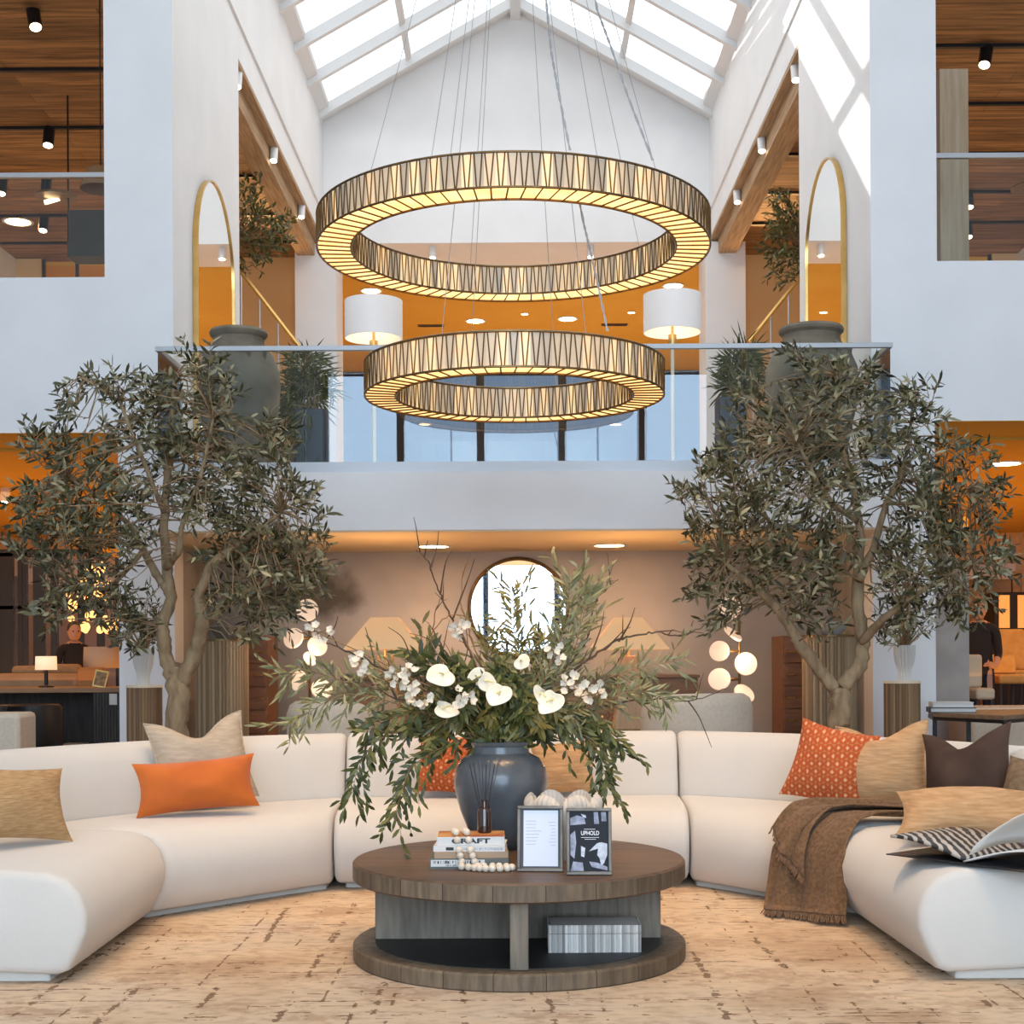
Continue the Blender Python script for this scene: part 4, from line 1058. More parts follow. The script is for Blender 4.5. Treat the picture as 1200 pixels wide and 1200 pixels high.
olive_tree('olive_tree', 'tall olive tree behind the left corner of the sofa', 10.0,
  [[(208,860,.085,0),(208,815,.08,0),(207,780,.075,0)],
   [(204,800,.055,.02),(194,765,.05,.0),(190,735,.045,-.05),(200,700,.042,0),(195,660,.038,.05),(192,610,.032,.05),(196,560,.028,.1),(200,500,.02,.1),(205,440,.012,.1)],
   [(212,800,.06,0),(228,765,.055,-.02),(238,735,.05,-.1),(232,700,.04,-.1),(248,660,.03,-.2),(290,630,.02,-.2),(330,600,.012,-.2)],
   [(196,690,.032,0),(182,672,.03,.1),(168,645,.026,.2),(155,618,.02,.2),(120,585,.014,.2),(80,560,.01,.2)],
   [(195,665,.028,0),(210,645,.024,-.2),(212,620,.018,-.2),(235,560,.015,-.3),(250,490,.01,-.3)],
   [(236,735,.04,0),(265,705,.03,.1),(300,690,.02,.2),(350,670,.012,.3)],
   [(168,645,.02,0),(130,690,.014,.1),(90,690,.008,.1)],
   [(192,600,.018,0),(160,520,.014,-.2),(140,470,.01,-.2),(100,445,.006,-.2)]],
  [(82,462,20),(110,448,18),(140,450,22),(168,470,28),(75,485,14),(205,455,26),(228,428,24),(245,455,24),(262,480,22),(45,520,22),(82,530,30),(125,535,34),(165,500,26),(190,530,32),(230,510,36),(268,540,36),(305,505,22),(300,540,26),(25,580,18),(60,590,34),(105,590,40),(150,575,28),(165,620,22),(230,580,34),(275,590,36),(320,580,34),(355,580,22),(365,620,20),(40,640,28),(85,640,38),(125,640,34),(80,690,34),(125,700,36),(160,720,26),(270,640,34),(310,640,38),(350,645,32),(370,670,16),(345,690,28),(300,690,36),(265,700,26),(330,725,18),(290,735,18),(150,745,20),(70,720,14),(20,605,10),(330,520,14)], 11, 1.8)
olive_tree('olive_tree', 'tall olive tree behind the right corner of the sofa', 9.9,
  [[(985,860,.08,0),(986,835,.075,0),(984,805,.07,0)],
   [(980,808,.05,0),(960,785,.046,-.02),(938,755,.042,-.1),(925,735,.036,-.1),(905,705,.032,-.1),(880,685,.025,-.2),(850,660,.015,-.2)],
   [(988,805,.058,0),(1008,780,.052,0),(1012,750,.048,.05),(1005,715,.045,.05),(1006,670,.04,.1),(1008,630,.032,.1),(1002,580,.026,.1),(985,520,.018,.1),(980,440,.01,.1)],
   [(1010,752,.032,0),(1035,725,.026,-.2),(1060,705,.02,-.3),(1100,680,.014,-.3),(1140,660,.008,-.3)],
   [(1007,680,.03,0),(1025,640,.026,.1),(1038,590,.022,.2),(1055,560,.018,.2),(1065,520,.012,.2),(1070,470,.008,.2)],
   [(1004,610,.024,0),(975,590,.02,-.2),(955,560,.015,-.2),(935,520,.012,-.2)],
   [(925,735,.024,0),(930,690,.02,.2),(915,640,.016,.2),(890,590,.012,.2)],
   [(1038,590,.016,0),(1090,590,.012,-.1),(1140,570,.008,-.1)]],
  [(940,425,18),(965,440,22),(1000,440,28),(1025,470,22),(1055,480,26),(1080,460,20),(1085,490,16),(940,470,26),(975,480,30),(885,470,28),(905,510,30),(865,520,26),(835,545,22),(945,525,30),(985,530,32),(1025,520,26),(1065,530,26),(1100,525,24),(1130,545,26),(1165,570,18),(1160,600,20),(815,575,18),(850,580,34),(895,570,36),(940,580,34),(985,580,30),(1030,560,20),(1075,580,32),(1115,590,34),(1135,625,30),(815,620,16),(850,630,34),(900,630,38),(945,640,32),(985,640,28),(1075,620,34),(1110,640,28),(1050,650,22),(825,670,24),(865,680,28),(815,690,14),(910,680,32),(955,690,26),(1045,690,28),(1085,680,34),(1130,690,30),(1160,660,22),(1175,650,10),(860,715,20),(840,725,14),(940,720,18),(970,730,14),(1040,720,20),(1120,715,18),(1065,725,18),(1145,705,14)], 12, 1.8)

def bush(name, label, cat, c, zfun, D, blobs, seed, L, mat, loc, dens=1.0, group=None, stemto=None, depth=.25):
    """leafy clump in a pot: blobs in pixels at distance D; stems meet at stemto"""
    rg = random.Random(seed); o = thing(name, label, cat, loc, 0, group); B = Vector(loc)
    lf = M(); tw = M(); root = Vector(stemto)-B
    for (px, py, pr) in blobs:
        for _ in range(max(2, int(pr*pr/80*dens))):
            a = rg.uniform(0, 2*PI); q = math.sqrt(rg.random())*pr
            c_ = P(px+q*math.cos(a), py+q*math.sin(a), D+rg.gauss(0, depth*.5)) - B
            out = (c_-root).normalized() + Vector((rg.uniform(-.6,.6), rg.uniform(-.6,.6), rg.uniform(-.3,.6))); out.normalize()
            ln = L*rg.uniform(2,3.4); p0 = c_-out*ln*.5; p2 = c_+out*ln*.5
            tw.tube([p0, p2], [.003,.0015], 4, cap=False)
            tw.tube([root, root.lerp(p0,.5)+Vector((0,0,.02)), p0], [.006,.005,.003], 4, cap=False)
            for k in range(10):
                t = k/9; d = out*rg.uniform(.4,1)+Vector((rg.uniform(-1,1),rg.uniform(-1,1),rg.uniform(-1,1)))*.8
                lf.leaf(p0.lerp(p2, t), d, Vector((rg.uniform(-1,1),rg.uniform(-1,1),1)).normalized(), L*rg.uniform(.7,1.2), L*.25, rg.uniform(0,.3))
    tw.build('stems', MT['bark'], o, angle=0, fix=False); lf.build('foliage', mat, o, smooth=False, fix=False)
    return o
# olive trees upstairs beyond the side openings (rooted on the stair landing)
for s, nm, bl, st, ln in ((-1, 'left', [(290,225,16),(296,250,14),(292,280,20),(310,265,18),(322,262,14),(308,292,16),(328,285,10),(288,305,10)], (272,330), 2.9), (1, 'right', [(917,240,13),(915,262,17),(925,280,22),(932,255,14),(908,290,14),(925,310,18),(935,300,12),(915,325,8)], (955,345), 2.9)):
    q = P(st[0], st[1], 19.5); loc = (q.x, 19.5, 2.89)
    t = bush('indoor_tree', 'small leafy tree upstairs seen through the %s side opening' % nm, 'tree', None, None, 19.5, bl, 21+s, .12, MT['darkleaf'], loc, 4.5, None, (q.x, 19.5, P(0, st[1]-40, 19.5).z), .8)
    m = M(); m.cyl((0,0,.35), (0,0,P(0,st[1]-40,19.5).z-2.89), .05, .03, 8); m.build('trunk', MT['bark'], t)
    m = M(); m.lathe([(.0001,0),(.22,0),(.28,.4),(.25,.4),(.24,.36),(.0001,.36)], 20); m.build('pot', MT['urn'], t)
# feathery plants in dark planters on the landing
def palm(label, px, D, tips, seed, planter, mat):
    q = P(px, 500, D); zb = 2.89
    o = thing('potted_palm', label, 'potted plant', (q.x, D, zb)); B = Vector(o.location); rg = random.Random(seed)
    x0, x1 = P(planter[0],500,D).x-q.x, P(planter[1],500,D).x-q.x; zt = P(px, planter[2], D).z-zb
    m = M(); m.box(x0, x1, -.16, .16, 0, zt); m.build('planter', MT['planter'], o, bevel=.01)
    m = M(); st = M()
    for i, (tx, ty) in enumerate(tips):
        for _ in range(2):
            tip = P(tx+rg.uniform(-6,6), ty+rg.uniform(-6,6), D+rg.uniform(-.3,.3))-B; r0 = Vector((rg.uniform(-.1,.1), 0, zt-.02))
            mid = r0.lerp(tip, .55)+Vector((0,0,.28)); fr = []
            for k in range(15): t = k/14; fr.append(r0*(1-t)**2+mid*2*t*(1-t)+tip*t*t)
            st.tube(fr, [.006*(1-.6*k/14) for k in range(15)], 4, cap=False)
            for k in range(3, 15):
                d = (fr[k]-fr[k-1]).normalized(); sd = d.cross(Vector((0,1,.2))).normalized()
                for sg in (-1, 1):
                    for _k in range(1):
                        m.leaf(fr[k], d*.7+sd*sg*rg.uniform(.4,.9)+Vector((0,rg.uniform(-.4,.4),-.35)), Vector((0,1,.3)), rg.uniform(.14,.26), .014, .3)
    st.build('stalks', MT['bark'], o, angle=0, fix=False); m.build('fronds', mat, o, smooth=False, fix=False)
MT['planter'] = pm('navy_black_planter', (.012,.016,.026), rough=.35)
palm('dark feathery potted palm in a navy planter on the landing by the left urn', 362, 13.9, [(335,450),(330,500),(345,425),(352,418),(370,420),(382,435),(386,460),(376,480),(340,480),(336,525),(360,410),(328,470),(350,500),(345,530),(372,450),(358,440)], 5, (348,384,482), MT['darkleaf'])
palm('dark feathery potted palm in a navy planter on the landing by the right urn', 862, 13.9, [(852,450),(858,420),(870,408),(880,415),(890,425),(895,445),(850,470),(870,440),(884,440),(862,455),(848,430),(876,470)], 6, (840,872,468), MT['planter'] and MT['darkleaf'])

# ================================================================== arrangement in the dark vase
D0 = VYY
VM = Vector((VXX, VYY, VZ+.43))
def pix(px, py, dd=0): return P(px, py, D0+dd)
def spline(pts, n=8):
    out = []
    for i in range(len(pts)-1):
        a, b, c, d = pts[max(i-1,0)], pts[i], pts[i+1], pts[min(i+2,len(pts)-1)]
        for k in range(n):
            t = k/n
            out.append(.5*((2*b)+(c-a)*t+(2*a-5*b+4*c-d)*t*t+(3*b-a-3*c+d)*t*t*t))
    out.append(pts[-1]); return out
MT['twig'] = pm('dark_twig', (.055,.032,.018), (.11,.07,.04), scale=20, rough=.85)
MT['twigl'] = pm('tan_twig', (.20,.12,.05), (.28,.18,.08), scale=20, rough=.85)
def twig(label, pts, r, seed, mat, dd=0, subs=None, blossoms=None, group=None):
    rg = random.Random(seed)
    o = thing('bare_branch', label, 'branch', VM, 0, group)
    P0 = VM + Vector((rg.uniform(-.07,.07), rg.uniform(-.06,.06), -.015))
    pp = [P0] + [pix(x, y, dd*(i+1)/len(pts)) for i, (x, y) in enumerate(pts)]
    f = spline(pp); n = len(f); m = M()
    f = [q + Vector((rg.uniform(-1,1), rg.uniform(-1,1), rg.uniform(-1,1)))*.005 for q in f]
    m.tube([q-VM for q in f], [r*(1-.75*i/(n-1)) for i in range(n)], 6)
    for i in range(int(n*.3), n-2, 3):
        if rg.random() < .6:
            d = (f[i+1]-f[i]).normalized() + Vector((rg.uniform(-.9,.9), rg.uniform(-.5,.5), rg.uniform(-.1,.9))); d.normalize(); L = rg.uniform(.05,.16)
            m.tube([f[i]-VM, f[i]+d*L*.6+Vector((0,0,.01))-VM, f[i]+d*L-VM], [r*.4, r*.25, r*.14], 4)
    for s in subs or []:
        q = spline([pix(x, y, dd*.8) for x, y in s]); m.tube([a-VM for a in q], [r*.6*(1-.7*i/(len(q)-1)) for i in range(len(q))], 5)
    m.build('stem', mat, o, angle=0, fix=False)
    return o
twig('tall dark forked twig reaching highest on the left of the arrangement', [(572,840),(553,770),(530,727),(513,690),(500,655),(488,645)], .0075, 1, MT['twig'], .05, [[(516,697),(522,660),(530,645)], [(530,727),(548,680),(556,655)], [(505,665),(512,640),(514,622)]])
twig('dark bare branch sweeping right to the disc lamp, longest of all', [(632,840),(668,790),(697,768),(730,748),(765,741),(800,744),(835,728)], .008, 2, MT['twig'], -.05, [[(725,752),(738,730),(744,712)], [(690,772),(703,740),(708,716)]])
twig('thin bare twig leaning right of the round mirror', [(618,830),(655,790),(684,757),(694,715),(706,695),(724,678)], .006, 3, MT['twig'], .1)
twig('low dark branch on the right that hangs down over the sofa back', [(650,850),(720,825),(770,820),(812,820),(853,806)], .006, 4, MT['twig'], -.1, [[(806,821),(818,838),(826,856),(834,876)]])
twig('dark branch with blossom reaching left over the left table lamp', [(560,845),(505,812),(450,785),(410,765),(375,750),(345,738)], .0075, 5, MT['twig'], -.05, [[(440,780),(434,755),(428,735)], [(485,800),(482,775),(472,748),(455,735)], [(380,752),(392,735),(396,722)]])
twig('orange brown twig upright before the round mirror', [(580,820),(560,770),(548,735),(540,700),(545,660)], .006, 6, MT['twigl'], .1)
twig('tan twig curling left of the round mirror', [(570,820),(520,775),(505,745),(530,720),(560,730)], .005, 7, MT['twigl'], -.1)
twig('short dark twig over the middle flowers', [(600,830),(585,800),(592,770),(600,735)], .006, 8, MT['twig'], -.12)
twig('dark forked twig left of the orange brown one', [(565,835),(540,790),(520,760),(508,735),(515,700)], .006, 9, MT['twig'], .0, [[(540,790),(548,760),(545,730)], [(520,760),(500,748),(480,742)]])
twig('thin golden twig crossing before the lower left of the mirror', [(585,830),(575,790),(590,750),(585,715)], .0045, 10, MT['twigl'], .05, [[(590,750),(610,735),(625,715)]])
twig('dark twig slanting right under the right lamp shade', [(625,835),(660,815),(700,798),(728,770)], .0055, 11, MT['twig'], -.1, [[(700,798),(722,800),(745,806)]])
twig('dark twig at half height on the left before the lamp base', [(555,840),(510,822),(465,818),(420,800),(395,805)], .0055, 12, MT['twig'], -.15, [[(465,818),(455,800),(440,792)]])
def spray(label, pts, seed, mat, L=.055, wid=.2, dd=0, dens=1.0, droop=0, group=None, name='leafy_branch', r=.0035, side=4):
    rg = random.Random(seed)
    o = thing(name, label, 'leafy branch', VM, 0, group)
    P0 = VM + Vector((rg.uniform(-.08,.08), rg.uniform(-.07,.07), -.015))
    f = spline([P0] + [pix(x, y, dd*(i+1)/len(pts)) for i, (x, y) in enumerate(pts)], 9); n = len(f)
    st = M(); lf = M(); st.tube([q-VM for q in f], [r*(1-.7*i/(n-1)) for i in range(n)], 5)
    for i in range(int(n*.22), n-1):
        d = (f[i+1]-f[i]).normalized()
        if i % side == 0:   # side shoots
            for sg in (-1, 1):
                sd = d.cross(Vector((rg.uniform(-.4,.4), 1, rg.uniform(-.4,.4)))).normalized()*sg
                e = (d*.8+sd*rg.uniform(.4,1)+Vector((0,rg.uniform(-.7,.7),-droop))).normalized(); ln = rg.uniform(.07,.16)
                q = [f[i]+e*ln*t+Vector((0,0,-droop*.08*t*t)) for t in (0,.35,.7,1)]
                st.tube([a-VM for a in q], [r*.5,r*.4,r*.3,r*.2], 4)
                for t in range(8):
                    w = t/7; a = f[i].lerp(q[-1], w)
                    dv = e*rg.uniform(.6,1)+Vector((rg.uniform(-.7,.7), rg.uniform(-.6,.6), rg.uniform(-.6,.6)-droop*.3))
                    lf.leaf(a-VM, dv, Vector((rg.uniform(-.6,.6), -1, rg.uniform(-.2,1))).normalized(), L*rg.uniform(.7,1.2), L*wid, rg.uniform(0,.25))
        for k in range(int(1+dens)):
            sd = d.cross(Vector((rg.uniform(-.5,.5), 1, rg.uniform(-.5,.5)))).normalized()*(1 if (i+k) % 2 else -1)
            lf.leaf(f[i]-VM, d*rg.uniform(.5,1)+sd*rg.uniform(.4,.9), Vector((rg.uniform(-.6,.6), -1, rg.uniform(-.2,1))).normalized(), L*rg.uniform(.75,1.25), L*wid, rg.uniform(0,.25))
    st.build('stem', MT['twigl'], o, angle=0, fix=False); lf.build('leaves', mat, o, smooth=False, fix=False)
    return o
GA = 'dark leafy branches in the vase'
# long drooping ones, each its own look
spray('long dark leafy branch drooping far down at the left over the sofa', [(535,850),(480,855),(440,870),(420,900),(413,930)], 31, MT['darkleaf'], .063, .27, -.1, 0, .5, side=6)
spray('dark leafy branch hanging lowest, tip near the seat left of the books', [(550,865),(510,880),(482,900),(472,925),(462,958)], 32, MT['darkleaf'], .060, .27, -.25, 0, .5, side=6)
spray('dark leafy branch reaching left in front of the left barrel chair', [(545,845),(490,835),(450,845),(425,860)], 33, MT['darkleaf'], .068, .27, -.2, 0, .3, side=6)
spray('dark leafy branch hanging down right of the pleated bowl', [(640,850),(680,860),(700,880),(708,905),(712,925)], 34, MT['darkleaf'], .058, .27, -.15, 0, .5, side=6)
spray('dark leafy branch reaching out right towards the seam of the sofa', [(635,845),(685,845),(715,860),(735,885)], 35, MT['darkleaf'], .063, .27, -.1, 0, .4, side=6)
spray('pale wispy olive branch fanning far left over the left disc lamp', [(540,840),(470,812),(410,800),(365,788),(318,795)], 36, MT['olive2'], .075, .16, -.1, 0, .2, side=5)
spray('pale wispy olive branch low on the left before the barrel chair', [(530,850),(450,820),(400,815),(362,835),(338,850)], 37, MT['olive2'], .07, .16, -.2, 0, .3, side=6)
spray('tall silvery olive branch upright right of the round mirror', [(625,820),(650,770),(664,720),(668,675)], 38, MT['olive2'], .075, .17, 0, 1, -.2)
spray('silvery olive branch leaning right of the tallest one', [(632,830),(668,775),(684,720),(693,690)], 39, MT['olive2'], .075, .17, .05, 1, -.2)
spray('silvery olive branch in front of the round mirror', [(605,820),(608,770),(602,730),(600,690)], 40, MT['golden'], .07, .17, .1, 1, -.1)
spray('fine olive branch reaching right below the right lamp shade', [(640,840),(690,805),(740,785),(805,772)], 41, MT['olive2'], .065, .16, -.05, 1, 0)
spray('fine olive branch low right before the right barrel chair', [(645,845),(700,825),(750,810),(790,825)], 42, MT['olive2'], .065, .16, -.15, 1, .2)
spray('dark green pointed leaf branch above the left flowers', [(560,830),(530,800),(505,778),(490,765)], 43, MT['darkleaf'], .08, .22, .05, 0, -.1)
spray('olive branch rising in the middle behind the flowers', [(590,820),(575,780),(570,745)], 44, MT['golden'], .065, .2, .15, 1, -.1)
spray('olive branch rising right of the middle behind the flowers', [(612,820),(630,780),(640,745)], 45, MT['golden'], .065, .2, .12, 1, -.1)
spray('olive branch reaching left at half height', [(560,835),(500,800),(460,790),(430,785)], 46, MT['olive2'], .06, .18, .1, 1, 0)
# the dense collar of foliage round the mouth
rg = random.Random(77)
collar = [((a), 0) for a in range(0, 360, 15)]
for i, (a, _) in enumerate(collar):
    t = math.radians(a); ex, ey = math.cos(t), math.sin(t)
    L_ = rg.uniform(.30,.52)*(1 if abs(ex) > .5 else .62); up_ = rg.uniform(.02,.16)
    if ey < -.45: L_ *= .72; up_ += .13
    tip = VM + Vector((ex*L_, ey*L_*.75, up_-.06)); mid = VM + Vector((ex*L_*.5, ey*L_*.4, up_+.07))
    to = lambda v: ((lambda k: (VX + v.x*k, VY - (v.z-CH)*k))(F/v.y))
    o = thing('leafy_branch', 'short leafy branch in the thick green collar at the mouth of the dark vase', 'leafy branch', VM, 0, 'leafy branches round the vase mouth')
    f = spline([VM+Vector((ex*.08, ey*.08, -.02)), mid, tip], 9); st = M(); lf = M()
    st.tube([q-VM for q in f], .003, 4)
    for k in range(2, len(f)-1):
        d = (f[k+1]-f[k]).normalized()
        for _k in range(8):
            dv = d*rg.uniform(.2,1)+Vector((rg.uniform(-1,1), rg.uniform(-1,1), rg.uniform(-.8,.7)))*.8
            lf.leaf(f[k]-VM+Vector((rg.uniform(-1,1), rg.uniform(-1,1), rg.uniform(-1,1)))*.02, dv, Vector((rg.uniform(-.6,.6), -1, rg.uniform(-.2,1))).normalized(), rg.uniform(.05,.085), .018, rg.uniform(0,.3))
    st.build('stem', MT['twigl'], o, angle=0, fix=False); lf.build('leaves', (MT['darkleaf'], MT['golden'], MT['darkleaf'], MT['olive2'])[i % 4], o, smooth=False, fix=False)
# anthuriums
MT['spathe'] = pm('white_spathe', (.70,.67,.50), (.82,.78,.66), scale=9, rough=.35, coat=.1)
MT['spadix'] = pm('cream_spadix', (.70,.60,.30), rough=.5)
def anthurium(label, px, py, dd, size, yaw, pitch, roll):
    pitch = pitch-28
    o = thing('anthurium', label, 'flower', pix(px, py, dd)); B = Vector(o.location)
    R = Matrix.Rotation(math.radians(yaw), 3, 'Z') @ Matrix.Rotation(math.radians(pitch), 3, 'X') @ Matrix.Rotation(math.radians(roll), 3, 'Y')
    # heart outline in its plane (x, z), facing -y
    def fn(u, v):
        t = u*2*PI; r = v
        x = 15*math.sin(t)*(.62+.38*math.sin(t)**2)/17; z = (14.5*math.cos(t)-2.6*math.cos(2*t)-1.2*math.cos(3*t)-.5*math.cos(4*t))/16
        return R @ Vector((x*r*size*.5, -.10*size*(r*r)*(.6+.4*math.cos(2*t)) + .02*size, (z*r)*size*.5))
    m = M(); m.grid(fn, 40, 8); q = m.build('spathe', MT['spathe'], o, angle=80, fix=False); q.modifiers.new('t', 'SOLIDIFY').thickness = .0012
    m = M(); m.tube([R @ Vector((0,0,.12*size)), R @ Vector((.03*size,-.14*size,.02*size)), R @ Vector((.04*size,-.26*size,-.14*size))], [.0042,.0045,.003], 8); m.build('spadix', MT['spadix'], o)
    c = VM-B+Vector((0,0,-.02)); m = M(); m.tube(spline([R @ Vector((0,.025*size,.12*size)), (R @ Vector((0,.03,.12*size))).lerp(c,.5)+Vector((0,0,.03)), c]), .0032, 6); m.build('stalk', MT['oliveStem'], o)
MT['oliveStem'] = pm('green_stalk', (.09,.12,.04), rough=.5)
for a in (('white anthurium highest on the left of the arrangement', 516, 792, -.28, .135, 18, -12, 65), ('white anthurium facing front in the middle, above the vase', 584, 814, -.32, .125, -8, -8, 20), ('white anthurium tilted behind the middle one', 571, 800, -.26, .10, 30, 10, -50), ('white anthurium lowest on the left', 522, 832, -.30, .115, 25, -20, -60), ('white anthurium on the right pointing down right', 645, 823, -.32, .13, -20, -5, 25), ('white anthurium seen edge-on beside the right one', 633, 815, -.28, .10, 55, 10, 30), ('small white anthurium turned away high in the middle', 612, 776, -.12, .085, -30, 0, -60), ('white anthurium deep in the leaves left of the middle', 560, 793, -.15, .09, 10, 15, 80)):
    anthurium(*a)
MT['petal'] = pm('white_petal', (.72,.64,.50), rough=.6)
def blossom(label, cx, cy, spread, n, seed, dd):
    rg = random.Random(seed); o = thing('blossom_spray', label, 'flower', VM)
    st = M(); pt = st; c0 = pix(cx, cy, dd)
    st.tube([a-VM for a in spline([VM+Vector((0,0,-.02)), VM.lerp(c0,.5)+Vector((0,0,.05)), c0])], .0028, 5)
    for _ in range(n):
        a = rg.uniform(0, 2*PI); q = spread*math.sqrt(rg.random())
        c = pix(cx+q*math.cos(a), cy+q*.8*math.sin(a), dd+rg.uniform(-.08,.08))
        st.tube([c0-VM, c-VM], [.0016,.001], 4)
        nr = Vector((rg.uniform(-.8,.8), -1, rg.uniform(-.5,.8))).normalized(); e1 = nr.orthogonal().normalized(); e2 = nr.cross(e1)
        for k in range(5):
            t = 2*PI*k/5+rg.uniform(-.2,.2); pt.leaf(c-VM, e1*math.cos(t)+e2*math.sin(t)+nr*.35, nr, rg.uniform(.015,.024), .018, -.1, 1)
    st.build('flowering_stem', [MT['twigl'], MT['petal']], o, angle=0, fix=False)
for a in (('white blossom spray far left beside the left lamp', 425, 778, 16, 16, 1, -.1), ('white blossom spray at the tip of the left dark branch', 372, 741, 16, 9, 2, -.1), ('white blossom spray low left above the drooping leaves', 490, 815, 18, 18, 3, -.25), ('white blossom spray left of the middle anthurium', 541, 818, 14, 13, 4, -.3), ('white blossom spray on the right near the right lamp base', 670, 802, 16, 16, 5, -.2), ('pale blossom spray at the right end', 700, 812, 18, 13, 6, -.2), ('white blossom spray by the left edge of the round mirror', 540, 738, 16, 12, 7, -.05), ('white blossom spray beside the left lamp shade', 470, 790, 18, 14, 8, -.15), ('pale blossom spray before the lower right of the mirror', 655, 765, 18, 12, 9, 0)):
    blossom(*a)
# ================================================================== under the landing
o = thing('round_mirror', 'round mirror with a thin bronze rim on the limewashed wall', 'mirror', (P(607.5,712,14.95).x, 15.0, P(607,712,14.95).z))
R = 57.5*14.95/F
m = M(); m.tube([(R*math.cos(2*PI*i/72), -.025, R*math.sin(2*PI*i/72)) for i in range(73)], .022, 8, cap=False); m.build('rim', MT['bronze'], o)
m = M(); m.cyl((0,-.03,0), (0,-.004,0), R-.01, n=72); m.build('mirror_glass', MT['mirror'], o)
# sideboard
MT['walnut'] = pm('walnut_veneer', (.13,.075,.04), (.20,.12,.065), scale=3, stretch=(1,8,8), rough=.5)
x0, x1 = P(405,800,14.5).x, P(814,800,14.5).x; cx = (x0+x1)/2; w = (x1-x0)/2
zt = P(610,792,14.2).z
o = thing('sideboard', 'long brown wooden sideboard below the round mirror', 'sideboard', (cx, 14.55, 0))
m = M(); m.box(-w, w, -.3, .3, .14, zt-.03); m.build('body', MT['walnut'], o, bevel=.005)
m = M(); m.box(-w-.02, w+.02, -.32, .32, zt-.03, zt); m.build('top', MT['walnut'], o, bevel=.004)
for i in range(4):
    a = -w+.02+i*(2*w-.04)/4; m = M(); m.box(a+.008, a+(2*w-.04)/4-.008, -.318, -.3, .17, zt-.06); d = m.build('door', MT['walnut'], o)
    m = M(); m.cyl((a+.06 if i%2 else a+(2*w-.04)/4-.06, -.33, zt*.6), (a+.06 if i%2 else a+(2*w-.04)/4-.06, -.318, zt*.6), .012, n=10); m.build('knob', MT['brass'], d)
m = M()
for sx in (-1,1):
    m.box(sx*(w-.12)-.03, sx*(w-.12)+.03, -.26, .26, 0, .14)
m.build('plinth_leg', MT['black'], o)
# white table with two tall lamps
o = thing('console_table', 'low white rounded table behind the sofa carrying the two pyramid lamps', 'table', (-.1, 13.2, 0))
m = M(); pl = []
for i in range(48):
    a = 2*PI*i/48; ca, sa = math.cos(a), math.sin(a); pl.append((1.70*abs(ca)**.45*(1 if ca>0 else -1), .38*abs(sa)**.6*(1 if sa>0 else -1), .472))
m.prism(pl, (0,0,.06)); m.build('top', MT['whiteboucle'] if 'whiteboucle' in MT else MT['trimwhite'], o, bevel=.01)
for sx in (-1, 1):
    m = M(); m.lathe([(.22,0),(.22,.02),(.12,.08),(.12,.44),(.2,.472)], 24, c=(sx*1.05,0,0)); m.build('pedestal', MT['trimwhite'], o)
MT['lampwood'] = pm('pale_oak_lamp', (.34,.23,.12), (.44,.31,.18), scale=5, stretch=(7,7,1), rough=.55)
MT['shade_tan'] = emis('lit_tan_shade', (1,.56,.24), .20, base=(.62,.44,.25))
for px, t in ((452, 'left'), (736, 'right')):
    p = P(px, 800, 13.15); z0 = .532
    o = thing('table_lamp', 'table lamp with a pyramid linen shade and tapered oak base, %s of the vase' % t, 'table lamp', (p.x, 13.15, z0))
    def sq(a, b, z0_, z1_, m):
        m.add([(-a,-a,z0_),(a,-a,z0_),(a,a,z0_),(-a,a,z0_),(-b,-b,z1_),(b,-b,z1_),(b,b,z1_),(-b,b,z1_)], [(0,3,2,1),(4,5,6,7),(0,1,5,4),(1,2,6,5),(2,3,7,6),(3,0,4,7)])
    zs = P(px, 761, 13.15).z-z0; zu = P(px, 724, 13.15).z-z0
    m = M(); sq(.137, .074, 0.02, zs-.06, m); m.build('base', MT['lampwood'], o, bevel=.006)
    m = M(); sq(.140, .139, 0, .02, m); m.build('foot', MT['bronze'], o)
    m = M(); m.cyl((0,0,zs-.06), (0,0,zs+.08), .02); m.build('neck', MT['brass'], o)
    m = M(); a, b = .355, .125
    k = [(-a,-a,zs),(a,-a,zs),(a,a,zs),(-a,a,zs),(-b,-b,zu),(b,-b,zu),(b,b,zu),(-b,b,zu)]
    m.add(k, [(0,1,5,4),(1,2,6,5),(2,3,7,6),(3,0,4,7)]); q = m.build('lamp_shade', MT['shade_tan'], o, smooth=False); q.modifiers.new('t','SOLIDIFY').thickness = .006
    m = M(); m.sphere((0,0,zs+.14), .045); m.build('bulb', emis('warm_bulb', (1,.62,.28), 10), o)
# disc lamps
MT['disc'] = emis('lit_alabaster_disc', (1,.54,.30), .42, (1,.66,.42), 12, base=(.7,.6,.5))
def disc_lamp(px, label, discs, ytop, D=12.9):
    p = P(px, 800, D); o = thing('floor_lamp', label, 'floor lamp', (p.x, D, 0)); B = Vector(o.location)
    zt = P(px, ytop, D).z
    m = M(); m.cyl((0,0,.02), (0,0,zt), .013, n=8); m.build('pole', MT['bronze'], o)
    m = M(); m.lathe([(.0001,0),(.17,0),(.17,.02),(.02,.03),(.0001,.03)], 24); m.build('base', MT['bronze'], o)
    for (x, y, rpx, ex, ry) in discs:
        c = P(x, y, D-.06)-B; r = rpx*D/F
        n = Vector((ex, -math.sqrt(max(.02, 1-ex*ex-ry*ry)), ry)).normalized()
        a = Vector((0,0,c.z)); m = M(); m.tube([a, a.lerp(c, .5), c+n*-.02], [.012,.018,.014], 8); arm = m.build('arm', MT['bronze'], o)
        m = M(); m.cyl(c-n*.012, c+n*.012, r, n=32); m.build('disc_shade', MT['disc'], arm, bevel=.004)
disc_lamp(363, 'bronze floor lamp with glowing round discs left of the arrangement', [(360,715,13,.1,.1),(344,748,12.5,-.35,.35),(372,757,12,.5,.3),(363,772,9,.75,.45),(350,798,12,-.6,.2),(377,808,12.5,.3,.45)], 700)
